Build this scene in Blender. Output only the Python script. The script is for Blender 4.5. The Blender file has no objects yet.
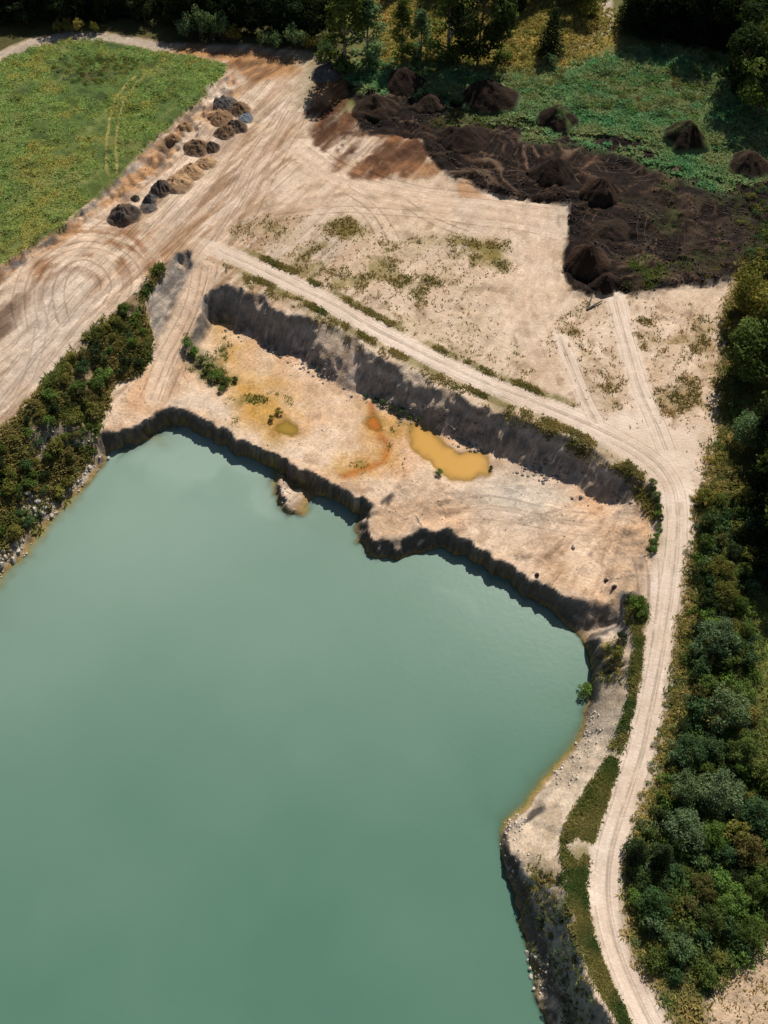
import bpy, math, random
import numpy as np
from mathutils import Vector, Matrix
from mathutils.geometry import delaunay_2d_cdt

random.seed(7)
rng = np.random.default_rng(7)
scene = bpy.context.scene
col = scene.collection
R = math.radians

# ------------------------------------------------------------------ camera
CAM_H = 125.0
PITCH = 55.0            # degrees below the horizon
VFOV = 56.0
cam_d = bpy.data.cameras.new("camera")
cam_d.sensor_fit = 'VERTICAL'
cam_d.sensor_height = 24.0
cam_d.lens = 12.0 / math.tan(R(VFOV / 2))
cam_d.clip_start = 1.0
cam_d.clip_end = 20000.0
cam = bpy.data.objects.new("camera", cam_d)
col.objects.link(cam)
cam.location = (0, 0, CAM_H)
cam.rotation_euler = (R(90 - PITCH), 0, 0)
scene.camera = cam

# ------------------------------------------------------------------ sky, sun, exposure
SUN_EL, SUN_AZ = 47.0, 22.0      # azimuth east of north (+y)
world = bpy.data.worlds.new("World")
scene.world = world
world.use_nodes = True
wn = world.node_tree
bg = wn.nodes["Background"]
sky = wn.nodes.new("ShaderNodeTexSky")
sky.sky_type = 'NISHITA'
sky.sun_disc = False
sky.sun_elevation = R(SUN_EL)
sky.sun_rotation = R(SUN_AZ)
wn.links.new(sky.outputs[0], bg.inputs[0])
bg.inputs[1].default_value = 0.05
sd = bpy.data.lights.new("sun", 'SUN')
sd.energy = 4.6
sd.angle = R(0.53)
sd.color = (1.0, 0.945, 0.87)
sun = bpy.data.objects.new("sun", sd)
col.objects.link(sun)
sun.location = (60, 200, 200)
sdir = Vector((math.sin(R(SUN_AZ)) * math.cos(R(SUN_EL)), math.cos(R(SUN_AZ)) * math.cos(R(SUN_EL)), math.sin(R(SUN_EL))))
sun.rotation_euler = sdir.to_track_quat('Z', 'Y').to_euler()
vs = scene.view_settings
vs.view_transform = 'Standard'
vs.look = 'None'
vs.exposure = 0.27
vs.gamma = 1.0
vs.use_curve_mapping = False
scene.cycles.max_bounces = 6
scene.cycles.transparent_max_bounces = 12

# ------------------------------------------------------------------ helpers: survey maths
FPX = 512.0 / math.tan(R(VFOV / 2))
CP, SP = math.cos(R(PITCH)), math.sin(R(PITCH))


def ray(px, py):
    u = (np.asarray(px, float) - 384.0) / FPX
    v = (512.0 - np.asarray(py, float)) / FPX
    return u, CP + v * SP, -SP + v * CP


def site(px, py, z):
    """survey mark (photo position, known level) -> ground coordinates"""
    dx, dy, dz = ray(px, py)
    t = (z - CAM_H) / dz
    return dx * t, dy * t


def lin(r, g, b):
    f = lambda c: c / 255 / 12.92 if c / 255 <= 0.04045 else ((c / 255 + 0.055) / 1.055) ** 2.4
    return np.array([f(r), f(g), f(b)])


def hash2(ix, iy, seed):
    n = (ix.astype(np.int64) * 374761393 + iy.astype(np.int64) * 668265263 + seed * 1442695041) & 0xffffffff
    n = ((n ^ (n >> 13)) * 1274126177) & 0xffffffff
    n = n ^ (n >> 16)
    return (n & 0xffff) / 65535.0


def vnoise(x, y, seed=0):
    x = np.asarray(x, float); y = np.asarray(y, float)
    ix = np.floor(x); iy = np.floor(y)
    fx = x - ix; fy = y - iy
    fx = fx * fx * (3 - 2 * fx); fy = fy * fy * (3 - 2 * fy)
    ix = ix.astype(np.int64); iy = iy.astype(np.int64)
    a = hash2(ix, iy, seed); b = hash2(ix + 1, iy, seed)
    c = hash2(ix, iy + 1, seed); d = hash2(ix + 1, iy + 1, seed)
    return (a * (1 - fx) + b * fx) * (1 - fy) + (c * (1 - fx) + d * fx) * fy


def fbm(x, y, scale, octaves=4, seed=0, gain=0.5):
    """0..1 fractal noise; scale = metres of the largest feature"""
    s = 0; a = 1; t = 0
    f = 1.0 / scale
    for o in range(octaves):
        s = s + a * vnoise(x * f + 17.3 * o, y * f - 9.1 * o, seed + o)
        t += a; a *= gain; f *= 2.03
    return s / t


def sstep(a, b, x):
    t = np.clip((x - a) / (b - a), 0, 1)
    return t * t * (3 - 2 * t)


# ------------------------------------------------------------------ terrain: breaklines (photo x, photo y, level in m)
WATER_Z = 0.0
WL = [(-90, 670), (-20, 600), (0, 580), (12, 566), (31, 545), (46, 524), (67, 501), (92, 478), (102, 464), (106, 452),
      (127, 448), (147, 440), (170, 427), (190, 429), (213, 440), (237, 455), (260, 460), (280, 467), (293, 479), (310, 486),
      (327, 494), (345, 503), (364, 513), (361, 524), (360, 538), (366, 553), (377, 559), (397, 559), (427, 553), (440, 550),
      (467, 558), (493, 571), (517, 588), (540, 603), (560, 619), (574, 632), (586, 650), (593, 666), (595, 682), (593, 697),
      (587, 705), (584, 720), (578, 740), (560, 765), (542, 785), (525, 811), (504, 825), (502, 842), (505, 875), (516, 906),
      (525, 935), (532, 970), (544, 999), (553, 1024), (570, 1070), (600, 1150)]
# lake bed beyond the waterline: gentle on the left bank and the sandy right bank, abrupt under the cliffs
BED = [(-90, 710, -1.2), (-10, 625, -1.2), (25, 575, -1.2), (60, 532, -1.2), (88, 500, -1.2), (112, 474, -1.5), (116, 459, -2), (150, 448, -2.5),
       (172, 436, -2.5), (190, 438, -2.5), (210, 449, -2.5), (236, 464, -2.5), (256, 470, -2.0)]
BED2 = [(332, 505, -2.0), (350, 514, -2), (352, 528, -1.4), (350, 545, -1.4), (362, 568, -1.6), (395, 568, -2), (425, 563, -2), (440, 560, -2.5),
       (465, 567, -2.5), (490, 580, -2.5), (513, 597, -2.5), (535, 612, -2.5), (555, 629, -2.5), (568, 642, -2.5), (580, 658, -2.5),
       (586, 672, -2.5), (586, 695, -1.8), (576, 712, -1.4), (566, 738, -1.2), (548, 758, -1.1), (529, 778, -1.1), (512, 800, -1.2), (492, 820, -1.3), (492, 845, -2), (497, 880, -2.5),
       (507, 912, -2.5), (516, 942, -2.5), (523, 975, -2.5), (535, 1004, -2.5), (545, 1030, -2.5), (560, 1075, -2.5), (590, 1155, -2.5)]
L2 = [(-90, 500, 9.4), (0, 433, 9.4), (20, 413, 9.4), (40, 390, 9.4), (67, 363, 9.4), (90, 333, 9.4), (113, 313, 9.4), (137, 290, 9.4),
      (160, 267, 9.4), (174, 255, 9.4), (186, 250, 9.4), (193, 257, 9.4)]
TOE = [(194, 268, 8.6), (179, 300, 7.0), (165, 330, 5.6), (152, 360, 4.3), (136, 378, 3.6), (117, 381, 3.8), (108, 405, 3.6), (98, 432, 3.2)]
NOTCH = [(187, 262, 6.8), (178, 282, 5.8), (167, 308, 4.9), (155, 335, 4.4)]
RIM = [(98, 433), (117, 434), (140, 427), (157, 415), (177, 409), (197, 412), (213, 423), (237, 440), (260, 447), (280, 455),
       (293, 467), (310, 473), (327, 479), (345, 489), (360, 497), (384, 506), (402, 511), (414, 517), (427, 526), (447, 532), (467, 540),
       (487, 553), (507, 563), (530, 577), (548, 586), (560, 597), (575, 597), (591, 600), (608, 605), (622, 611)]
CRACK = [(388, 509, 1.6), (405, 514.5, 1.9), (420, 523, 1.8)]
BLOCK = [(381, 512, 2.8), (372, 519, 2.5), (367, 533, 2.2), (372, 543, 2.1), (385, 543, 2.3), (400, 541, 2.5), (421, 531, 2.7), (404, 520, 2.9), (390, 515, 2.8)]
WT = [(216, 282, 9.4), (235, 288, 9.4), (255, 296, 9.4), (275, 308, 9.3), (285, 315, 9.3), (300, 316, 9.3), (307, 313, 9.3), (318, 321, 9.3),
      (333, 325, 9.2), (345, 331, 9.2), (358, 339, 9.2), (368, 354, 9.2), (390, 363, 9.2), (413, 371, 9.2), (420, 369, 9.2), (433, 381, 9.2), (456, 393, 9.1),
      (477, 403, 9.1), (507, 415, 9.0), (533, 423, 9), (560, 437, 9), (593, 451, 8.9), (617, 464, 8.9), (640, 481, 8.8),
      (653, 500, 8.8), (659, 515, 8.7), (660, 533, 8.6), (653, 552, 8.5), (648, 575, 8.4), (638, 600, 8.1), (633, 615, 7.9),
      (634, 640, 7.8), (635, 690, 7.6), (622, 740, 7.4), (604, 780, 7.3), (594, 799, 7.2), (572, 828, 7), (570, 875, 7.4), (569, 905, 8.6),
      (577, 942, 9.4), (588, 978, 9.7), (611, 1018, 9.7), (645, 1080, 9.5), (690, 1150, 9.5)]
WB = [(221, 321, 2.7), (240, 331, 2.7), (258, 339, 2.7), (280, 351, 2.7), (300, 360, 2.7), (320, 374, 2.7), (331, 384, 2.7), (345, 391, 2.7),
      (367, 397, 2.7), (382, 404, 2.7), (407, 418, 2.7), (433, 429, 2.7), (456, 437, 2.8), (480, 447, 2.8), (510, 458, 2.8), (533, 470, 2.9), (557, 478, 3),
      (583, 492, 3.1), (605, 499, 3.5), (619, 502, 4.4), (634, 494, 6.8)]
BULGE = [(318, 346, 6.6), (328, 350, 6.5), (342, 357, 6.4), (356, 364, 6.3)]
BULGE2 = [(318, 362, 4.4), (330, 369, 4.3), (346, 377, 4.3), (360, 383, 4.2)]
ESLOPE = [(632, 512, 6.2), (634, 540, 6.4), (628, 570, 6.2), (618, 590, 5.6)]
EFOOT = [(615, 515, 4.2), (608, 545, 3.9), (598, 575, 3.7), (600, 592, 3.5)]
RAMP_R = [(214, 268, 9.2), (211, 285, 8.7), (203, 315, 6.9), (187, 345, 5.0), (168, 373, 3.8)]
PIT_W = [(212, 322, 3.2), (203, 346, 3.0), (190, 364, 3.0), (176, 385, 3.1)]
TERR = [(592, 641, 2.6), (601, 638, 4.0), (616, 637, 5.0), (624, 645, 6.4)]
GULLY = [(577, 627, 0.5), (590, 634, 0.6), (603, 630, 1.2), (616, 625, 2.6), (624, 627, 4.4)]
TERR2 = [(598, 650, 4.2), (600, 668, 4.0), (600, 690, 2.6), (616, 690, 4.6)]
SAND_BANK = [(596, 705, 1.7), (590, 735, 1.8), (572, 768, 1.8), (550, 795, 1.9), (530, 822, 2.2)]
CLIFF = [(506, 836, 1.2), (511, 858, 3.0), (521, 875, 4.0), (529, 899, 3.2), (537, 923, 2.4), (543, 947, 2.2), (553, 970, 2.2), (565, 1000, 2.2), (577, 1030, 2.2), (600, 1090, 2.2)]
FIELD_LO = [(-90, 330, 9.4), (0, 277, 9.3), (60, 238, 9.3), (115, 193, 9.3), (150, 158, 9.3), (180, 128, 9.4), (222, 88, 9.5), (238, 68, 9.6)]
FIELD_HI = [(-90, 318, 10.5), (0, 266, 10.6), (58, 229, 10.7), (111, 183, 10.9), (145, 147, 11.0), (174, 118, 11.0), (216, 79, 10.9), (229, 62, 10.6)]
PEAT_LO = [(440, 176, 9.5), (452, 185, 9.5), (462, 190, 9.5), (468, 181, 9.5), (476, 192, 9.5), (500, 199, 9.5), (567, 204, 9.5), (563, 240, 9.4), (561, 277, 9.4), (571, 293, 9.4),
           (590, 299, 9.4), (612, 293, 9.4), (640, 295, 9.3), (700, 289, 9.3), (728, 287, 9.3), (748, 272, 9.3), (800, 252, 9.3)]
PEAT_HI = [(446, 165, 10.3), (456, 175, 10.5), (467, 171, 10.6), (480, 183, 10.6), (502, 192, 10.7), (574, 196, 10.7), (570, 240, 10.7), (568, 273, 10.7), (577, 284, 10.7),
           (592, 290, 10.7), (614, 283, 10.6), (640, 286, 10.5), (700, 280, 10.4), (726, 278, 10.4), (744, 264, 10.4), (800, 244, 10.4)]
ROAD = [(700, 1120, 8), (650, 1024, 8), (626, 975, 8), (610, 930, 8), (606, 895, 7.9), (609, 862, 7.9), (619, 825, 7.9), (634, 780, 7.9), (646, 740, 8), (655, 695, 8.1),
        (662, 645, 8.3), (669, 595, 8.5), (676, 545, 8.7), (680, 505, 8.9), (671, 475, 9), (645, 452, 9.1), (610, 433, 9.1), (560, 412, 9.2), (520, 397, 9.2), (480, 381, 9.25),
        (430, 357, 9.3), (380, 331, 9.3), (330, 303, 9.4), (280, 278, 9.4), (240, 259, 9.45), (214, 248, 9.5), (190, 243, 9.5)]
LOOSE = [(768, 600, 8.8), (768, 760, 8.6), (768, 900, 8.3), (768, 1024, 8.2), (900, 1024, 8.4), (700, 960, 8.2), (690, 850, 8.2), (720, 700, 8.5), (720, 560, 8.8), (900, 500, 9.4),
         (700, 420, 9.2), (768, 330, 9.5), (600, 350, 9.4), (480, 300, 9.4), (400, 260, 9.5), (300, 230, 9.5), (350, 150, 9.6), (300, 110, 9.8), (600, 90, 10.4), (690, 60, 10.4), (500, 60, 10.4),
         (400, 60, 10.4), (300, 60, 10.2), (200, 40, 10.8), (100, 30, 11.2), (0, 60, 11.2), (60, 120, 11.2), (20, 200, 10.9), (150, 90, 11.2), (120, 240, 9.4), (60, 300, 9.4), (20, 350, 9.4),
         (200, 180, 9.5), (660, 200, 10.6), (740, 180, 10.6), (520, 150, 10.5), (400, 110, 10.2), (330, 140, 9.8), (420, 160, 9.8),
         (330, 430, 3.0), (250, 390, 3.0), (400, 480, 3.05), (500, 500, 3.1), (560, 540, 3.3), (560, 570, 3.3), (520, 540, 3.15), (150, 405, 3.3), (200, 390, 3.0),
         (200, 560, -4), (300, 650, -4), (450, 700, -4), (400, 900, -4), (100, 700, -4), (500, 750, -4), (300, 1000, -4), (100, 1000, -4), (480, 650, -4), (450, 1000, -4), (-40, 800, -4)]
LOOSE_W = [(-100, 60, 9), (-120, 20, 9), (-120, -40, 9), (-60, -60, 9), (0, -60, 9), (60, -60, 8), (60, 0, 8), (-90, -30, -4), (-60, -45, -4), (0, -45, -4), (20, -30, -4), (-80, 20, -4),
           (120, 60, 9), (130, 160, 9.5), (150, 300, 10), (0, 300, 10.5), (-150, 300, 11), (-150, 150, 10.5), (-130, 100, 9.5), (-400, 600, 11), (400, 600, 11), (500, -200, 9), (-500, -200, 9), (0, -200, 9),
           (2500, 4000, 11), (-2500, 4000, 11), (2500, -2500, 9), (-2500, -2500, 9)]


def lev(z):
    return z if z <= 3.3 else 3.3 + (z - 3.3) * 0.8


def dense(line, step=0.8, z=None):
    pts = []
    for p in line:
        zz = lev(p[2] if z is None else z)
        x, y = site(p[0], p[1], zz)
        pts.append((float(x), float(y), zz))
    out = []
    for a, b in zip(pts[:-1], pts[1:]):
        n = max(1, int(math.hypot(b[0] - a[0], b[1] - a[1]) / step))
        for k in range(n):
            t = k / n
            out.append(tuple(a[i] + (b[i] - a[i]) * t for i in range(3)))
    out.append(pts[-1])
    return out


RIM = [p + (3.2 + 1.0 * float(sstep(530, 600, p[0])),) for p in RIM]
P3 = dense(WL, z=0.0) + dense(RIM)
for L in (BED, BED2, L2, TOE, NOTCH, CRACK, BLOCK, WT, WB, BULGE, BULGE2, ESLOPE, EFOOT, RAMP_R, PIT_W, TERR, TERR2, GULLY, SAND_BANK, CLIFF, FIELD_LO, FIELD_HI, PEAT_LO, PEAT_HI, ROAD):
    P3 += dense(L)
for p in LOOSE:
    x, y = site(p[0], p[1], lev(p[2]))
    P3.append((float(x), float(y), lev(p[2])))
P3 += [(p[0], p[1], lev(p[2])) for p in LOOSE_W]
# the small sand spit standing in the lake
ISL = [(281, 474), (276, 481), (280, 495), (286, 507), (298, 511), (311, 495), (297, 487), (289, 480)]
P3 += dense([p + (0.12,) for p in ISL + ISL[:1]], 0.5)
P3 += dense([(281, 478, 1.2), (282, 487, 1.6), (288, 500, 1.1), (290, 503, 0.9)], 0.5)
P3 += dense([(284, 471.5, -0.3), (294, 482, -0.35), (305, 488, -0.5)], 0.6)
P3 += dense([(266, 474, -1.2), (263, 486, -1.2), (270, 503, -1.2), (281, 521, -1.2), (304, 525, -1.2), (324, 504, -1.4)], 0.6)

cdt = delaunay_2d_cdt([Vector((p[0], p[1])) for p in P3], [], [], 0, 0.02)
TV = np.array([[v.x, v.y] for v in cdt[0]])
TZ = np.array([P3[o[0]][2] if o else 9.0 for o in cdt[3]])
TF = [tuple(f) for f in cdt[2]]

# rectilinear grid, fine where the photograph looks, growing towards the horizon
def grow(start, step, rate, end):
    out = []
    p = start
    sg = 1 if end > start else -1
    while p * sg < end * sg:
        step *= rate
        p += step * sg
        out.append(p)
    return out

xs = list(np.arange(-96, 96.01, 0.33))
xs = sorted(grow(-96, 0.4, 1.14, -2400)) + xs + grow(96, 0.4, 1.14, 2400)
ys = []
p = 8.0
while p < 262:
    ys.append(p)
    p += 0.3 + 0.42 * max(0, (p - 60)) / 200
ys = sorted(grow(8, 0.4, 1.16, -1800)) + ys + grow(ys[-1], 0.8, 1.12, 3600)
ys = sorted(ys)
GX = np.array(xs); GY = np.array(ys)
NX, NY = len(GX), len(GY)
X, Y = np.meshgrid(GX, GY)          # [NY,NX]
Z0 = np.full(X.shape, 8.2)
for f in TF:
    a, b, c = TV[f[0]], TV[f[1]], TV[f[2]]
    i0, i1 = np.searchsorted(GX, [min(a[0], b[0], c[0]), max(a[0], b[0], c[0])])
    j0, j1 = np.searchsorted(GY, [min(a[1], b[1], c[1]), max(a[1], b[1], c[1])])
    if i1 <= i0 or j1 <= j0:
        continue
    xx = X[j0:j1, i0:i1]; yy = Y[j0:j1, i0:i1]
    d = (b[1] - c[1]) * (a[0] - c[0]) + (c[0] - b[0]) * (a[1] - c[1])
    if abs(d) < 1e-9:
        continue
    w0 = ((b[1] - c[1]) * (xx - c[0]) + (c[0] - b[0]) * (yy - c[1])) / d
    w1 = ((c[1] - a[1]) * (xx - c[0]) + (a[0] - c[0]) * (yy - c[1])) / d
    w2 = 1 - w0 - w1
    m = (w0 >= -1e-6) & (w1 >= -1e-6) & (w2 >= -1e-6)
    zz = w0 * TZ[f[0]] + w1 * TZ[f[1]] + w2 * TZ[f[2]]
    Z0[j0:j1, i0:i1] = np.where(m, zz, Z0[j0:j1, i0:i1])


def sample(F, x, y):
    x = np.asarray(x, float); y = np.asarray(y, float)
    i = np.clip(np.searchsorted(GX, x) - 1, 0, NX - 2)
    j = np.clip(np.searchsorted(GY, y) - 1, 0, NY - 2)
    fx = np.clip((x - GX[i]) / (GX[i + 1] - GX[i]), 0, 1)
    fy = np.clip((y - GY[j]) / (GY[j + 1] - GY[j]), 0, 1)
    return (F[j, i] * (1 - fx) + F[j, i + 1] * fx) * (1 - fy) + (F[j + 1, i] * (1 - fx) + F[j + 1, i + 1] * fx) * fy


near = sstep(420, 300, np.hypot(X, Y))
# ragged crumbling edges: sample the breakline surface through a jittered lookup
wx = (fbm(X, Y, 4.0, 3, 11) - 0.5) * 1.5 + (fbm(X, Y, 1.1, 2, 12) - 0.5) * 0.9
wy = (fbm(X, Y, 4.0, 3, 13) - 0.5) * 1.5 + (fbm(X, Y, 1.1, 2, 14) - 0.5) * 0.9
butt = (np.abs(fbm(X, Y, 9, 3, 15) - 0.5) * 2 - 0.25) * 1.1
wt = X * 0.82 - Y * 0.57
wq = X * 0.57 + Y * 0.82
gul = (0.5 - np.abs(fbm(wt, wq * 0.12, 3.2, 3, 16, 0.6) - 0.5) * 4) * 0.95 * sstep(55, 75, Y)
wx = wx + butt * 0.45 + gul * 0.57
wy = wy + butt + gul * 0.82
quiet = np.where((Y < 72) & (X > 14) & (Y > 34), 0.45, 1.0)
Z = sample(Z0, X + wx * near * quiet, Y + wy * near * quiet)


def slope_of(Zf):
    gy = np.gradient(Zf, GY, axis=0)
    gx = np.gradient(Zf, GX, axis=1)
    return gx, gy, np.hypot(gx, gy)


_, _, SL = slope_of(Z)
steep = sstep(0.5, 1.4, SL)
Z = Z + near * ((fbm(X, Y, 9, 4, 21) - 0.5) * 0.5 + (fbm(X, Y, 1.6, 3, 22) - 0.5) * (0.14 + 0.7 * steep * quiet) + (fbm(X, Y, 0.8, 2, 23) - 0.5) * 0.45 * steep * quiet)


_, _, SL = slope_of(Z)
stp = sstep(0.8, 1.6, SL) * near * quiet * sstep(0.3, 0.8, Z)
ph = (Z + (fbm(X, Y, 5, 2, 24) - 0.5) * 1.2) / 1.15
Z = Z + stp * 0.55 * (np.floor(ph) + sstep(0.55, 0.95, ph - np.floor(ph)) - ph) * 1.15 * 0.6
# ------------------------------------------------------------------ areas on the ground, surveyed from the photo
def ground_point(px, py, dz=0.0):
    """where the line of sight through a photo position meets the terrain (dz above it)"""
    z = 9.0
    for _ in range(14):
        x, y = site(px, py, z)
        z = 0.5 * z + 0.5 * (float(sample(Z, x, y)) + dz)
    x, y = site(px, py, z)
    return float(x), float(y)


def world_poly(pts):
    return np.array([ground_point(*p) for p in pts])


def sdf(poly, x, y):
    """signed distance, negative inside"""
    d = np.full(x.shape, 1e9); s = np.ones(x.shape)
    n = len(poly)
    for i in range(n):
        a = poly[i]; b = poly[i - 1]
        e = b - a
        wx_ = x - a[0]; wy_ = y - a[1]
        t = np.clip((wx_ * e[0] + wy_ * e[1]) / max(1e-9, e @ e), 0, 1)
        d = np.minimum(d, (wx_ - e[0] * t) ** 2 + (wy_ - e[1] * t) ** 2)
        c1 = y >= a[1]; c2 = y < b[1]; c3 = e[0] * wy_ > e[1] * wx_
        flip = (c1 & c2 & c3) | (~c1 & ~c2 & ~c3)
        s = np.where(flip, -s, s)
    return s * np.sqrt(d)


def ldist(line, x, y):
    d = np.full(x.shape, 1e9)
    for a, b in zip(line[:-1], line[1:]):
        e = b - a
        wx_ = x - a[0]; wy_ = y - a[1]
        t = np.clip((wx_ * e[0] + wy_ * e[1]) / max(1e-9, e @ e), 0, 1)
        d = np.minimum(d, (wx_ - e[0] * t) ** 2 + (wy_ - e[1] * t) ** 2)
    return np.sqrt(d)


def window(pts, pad):
    i0 = max(0, np.searchsorted(GX, pts[:, 0].min() - pad) - 1); i1 = min(NX, np.searchsorted(GX, pts[:, 0].max() + pad) + 1)
    j0 = max(0, np.searchsorted(GY, pts[:, 1].min() - pad) - 1); j1 = min(NY, np.searchsorted(GY, pts[:, 1].max() + pad) + 1)
    return slice(j0, j1), slice(i0, i1)


WN1 = fbm(X, Y, 6, 4, 31) - 0.5
WN2 = fbm(X, Y, 1.5, 3, 32) - 0.5


def area(pts, soft=1.0, rag=1.0, world=False):
    poly = np.array(pts, float) if world else world_poly(pts)
    w = window(poly, soft + rag * 2 + 1)
    M = np.zeros(X.shape)
    d = sdf(poly, X[w], Y[w]) + (WN1[w] * 3.0 + WN2[w] * 1.2) * rag
    M[w] = np.clip(0.5 - d / soft, 0, 1)
    return M


def strip(pts, width, soft=0.4, rag=0.25, returnd=False):
    line = world_poly(pts)
    w = window(line, width + 2)
    D = np.full(X.shape, 99.0)
    D[w] = ldist(line, X[w], Y[w]) + (WN1[w] * 1.6 + WN2[w] * 1.2) * rag
    M = np.clip((width / 2 - D) / soft + 0.5, 0, 1)
    return (M, D) if returnd else M


road_px = [(p[0], p[1]) for p in ROAD]
m_road_lo, d_road = strip(road_px[:14], 4.7, 0.5, 0.3, True)
m_road_mid, d_road2 = strip(road_px[11:17], 5.6, 1.2, 0.7, True)
m_road_hi, d_road3 = strip(road_px[14:], 3.9, 0.6, 0.3, True)
m_road_hi = m_road_hi * sstep(-37, -27, X + WN1 * 8)
m_road = np.maximum.reduce([m_road_lo, m_road_mid, m_road_hi])
m_trk2, d_trk2 = strip([(560, 338), (573, 370), (586, 402), (600, 428)], 2.6, 0.7, 0.4, True)
m_trk3, d_trk3 = strip([(615, 297), (622, 325), (632, 360), (642, 395), (656, 425), (668, 455)], 3.6, 0.7, 0.4, True)
m_junc = area([(585, 420), (640, 405), (670, 425), (705, 430), (700, 480), (660, 470), (620, 445)], 3.0, 0.6)
m_road_all = np.maximum.reduce([m_road, m_trk2 * 0.9, m_trk3, m_junc * 0.85])
# roads are graded: flatten cross-fall and noise
Zsm = Z0 * 0.9 + Z * 0.1
Z = Z * (1 - m_road_all * 0.9) + Zsm * m_road_all * 0.9
m_path = strip([(-60, 90), (0, 57), (30, 44), (68, 36), (100, 37.5), (140, 43), (165, 48)], 3.0, 0.6, 0.25)
m_northleft = area([(-140, 110), (0, 52), (30, 39), (68, 31), (105, 32), (140, 38), (170, 44), (240, 44), (310, 52), (345, 60), (345, -80), (-140, -80)], 1.5, 0.5)
m_farpath = strip([(606, -30), (607, 10), (606, 30), (590, 40), (560, 55), (545, 64)], 2.6, 0.8, 0.3)

m_field = area([(-500, 330), (-80, 102), (0, 58), (30, 46), (70, 38), (110, 40), (160, 52), (200, 58), (226, 66), (221, 80), (178, 119), (148, 149), (113, 185), (60, 230), (0, 267), (-80, 312), (-500, 600)], 0.8, 0.5)
m_peat = area([(344, 82), (365, 88), (420, 88), (470, 105), (520, 122), (580, 135), (630, 135), (665, 160), (720, 178), (790, 182), (790, 248), (745, 267), (727, 283), (700, 285), (640, 291), (612, 289),
               (590, 295), (572, 289), (564, 276), (565, 240), (570, 201), (500, 196), (477, 188), (467, 177), (455, 182), (447, 172), (436, 165), (420, 140), (395, 133), (362, 134), (355, 110)], 0.5, 0.55)
m_brown = area([(312, 80), (345, 72), (358, 120), (420, 132), (446, 165), (425, 178), (380, 176), (340, 176), (318, 160), (308, 115)], 2.2, 1.8)
m_tan = area([(455, 184), (467, 177), (476, 190), (488, 198), (460, 198)], 1.0, 0.4)
m_ochrebank = area([(158, 48), (255, 50), (300, 58), (300, 75), (250, 85), (235, 72), (226, 62), (190, 56)], 3, 0.6)
m_green = area([(340, 70), (420, 62), (480, 68), (560, 72), (640, 50), (720, 50), (800, 90), (800, 195), (720, 192), (665, 175), (625, 150), (570, 148), (520, 136), (470, 112), (420, 98), (360, 96)], 4, 1.2)
m_mead = area([(380, -40), (560, -40), (615, 20), (612, 42), (570, 62), (530, 78), (430, 66), (380, 62)], 5, 1.5)
m_right = area([(733, 268), (745, 262), (900, 200), (1100, 600), (1000, 1250), (700, 1160), (668, 1024), (640, 970), (626, 935), (623, 895), (628, 850), (640, 815), (655, 770), (664, 725), (672, 670), (680, 615), (690, 555), (697, 500), (712, 470), (722, 420), (722, 330)], 1.6, 0.7)
m_clear = area([(752, 610), (768, 600), (830, 600), (830, 800), (768, 770), (756, 700)], 4, 0.8)
m_brsand = area([(768, 945), (840, 900), (900, 1024), (880, 1100), (700, 1080), (712, 1000), (740, 970)], 1.5, 0.8)
m_scrub = area([(240, 225), (330, 222), (420, 240), (508, 240), (510, 270), (480, 300), (500, 340), (520, 385), (430, 345), (340, 300), (262, 262), (235, 245)], 5, 1.4)
m_scrub2 = area([(555, 335), (600, 300), (640, 300), (730, 330), (730, 420), (712, 470), (680, 440), (660, 420), (610, 425)], 6, 1.2)
m_verge1 = area([(220, 262), (260, 280), (330, 318), (420, 364), (520, 406), (600, 445), (640, 472), (662, 512), (666, 545), (650, 555), (655, 520), (635, 482), (590, 455), (520, 424), (430, 382), (350, 343), (290, 308), (235, 280)], 1.2, 0.5)
m_verge1b = area([(262, 262), (330, 295), (430, 347), (520, 388), (575, 410), (585, 420), (520, 400), (430, 357), (330, 302), (262, 268)], 1.2, 0.5)
m_verge2 = area([(630, 600), (645, 605), (642, 650), (638, 700), (628, 745), (614, 785), (600, 815), (590, 850), (588, 890), (592, 925), (606, 965), (625, 1005), (640, 1040), (632, 1040), (608, 1005), (591, 970), (577, 930), (567, 880), (570, 830), (590, 798), (614, 755), (627, 720), (634, 690), (634, 650)], 1.2, 0.5)
m_bankveg = area([(-90, 505), (0, 436), (40, 393), (90, 336), (137, 292), (160, 268), (152, 282), (143, 305), (150, 335), (146, 356), (134, 374), (114, 380), (104, 405), (96, 432), (92, 455), (75, 490), (48, 518), (20, 545), (-20, 590), (-90, 640)], 1.6, 0.8)
m_bankstone = area([(28, 490), (50, 495), (62, 512), (48, 524), (25, 515), (10, 505)], 2, 0.8) + area([(-10, 560), (10, 540), (26, 540), (25, 552), (0, 582), (-30, 600)], 2, 0.8) + area([(100, 455), (100, 468), (72, 498), (60, 500), (78, 470)], 2, 0.8) + area([(30, 440), (70, 430), (90, 440), (85, 452), (50, 452)], 3, 1.2) * 0.7
m_pit = area([(220, 300), (225, 322), (300, 358), (345, 388), (433, 426), (533, 466), (600, 494), (640, 490), (655, 540), (640, 600), (590, 605), (540, 588), (430, 530), (365, 545), (380, 508), (290, 470), (180, 412), (110, 438), (110, 400), (150, 365), (200, 300)], 1.5, 0.6)
m_orange = area([(222, 322), (240, 333), (250, 350), (235, 372), (280, 395), (300, 430), (280, 440), (240, 420), (215, 375), (218, 345)], 5, 1.5) + 0.9 * area([(362, 405), (385, 412), (415, 420), (400, 445), (395, 465), (355, 478), (335, 470), (370, 455)], 4, 1.3)
m_stream = strip([(371, 405), (375, 423), (381, 436), (389, 447), (383, 462), (362, 470), (345, 476)], 1.3, 1.0, 0.4)
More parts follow.
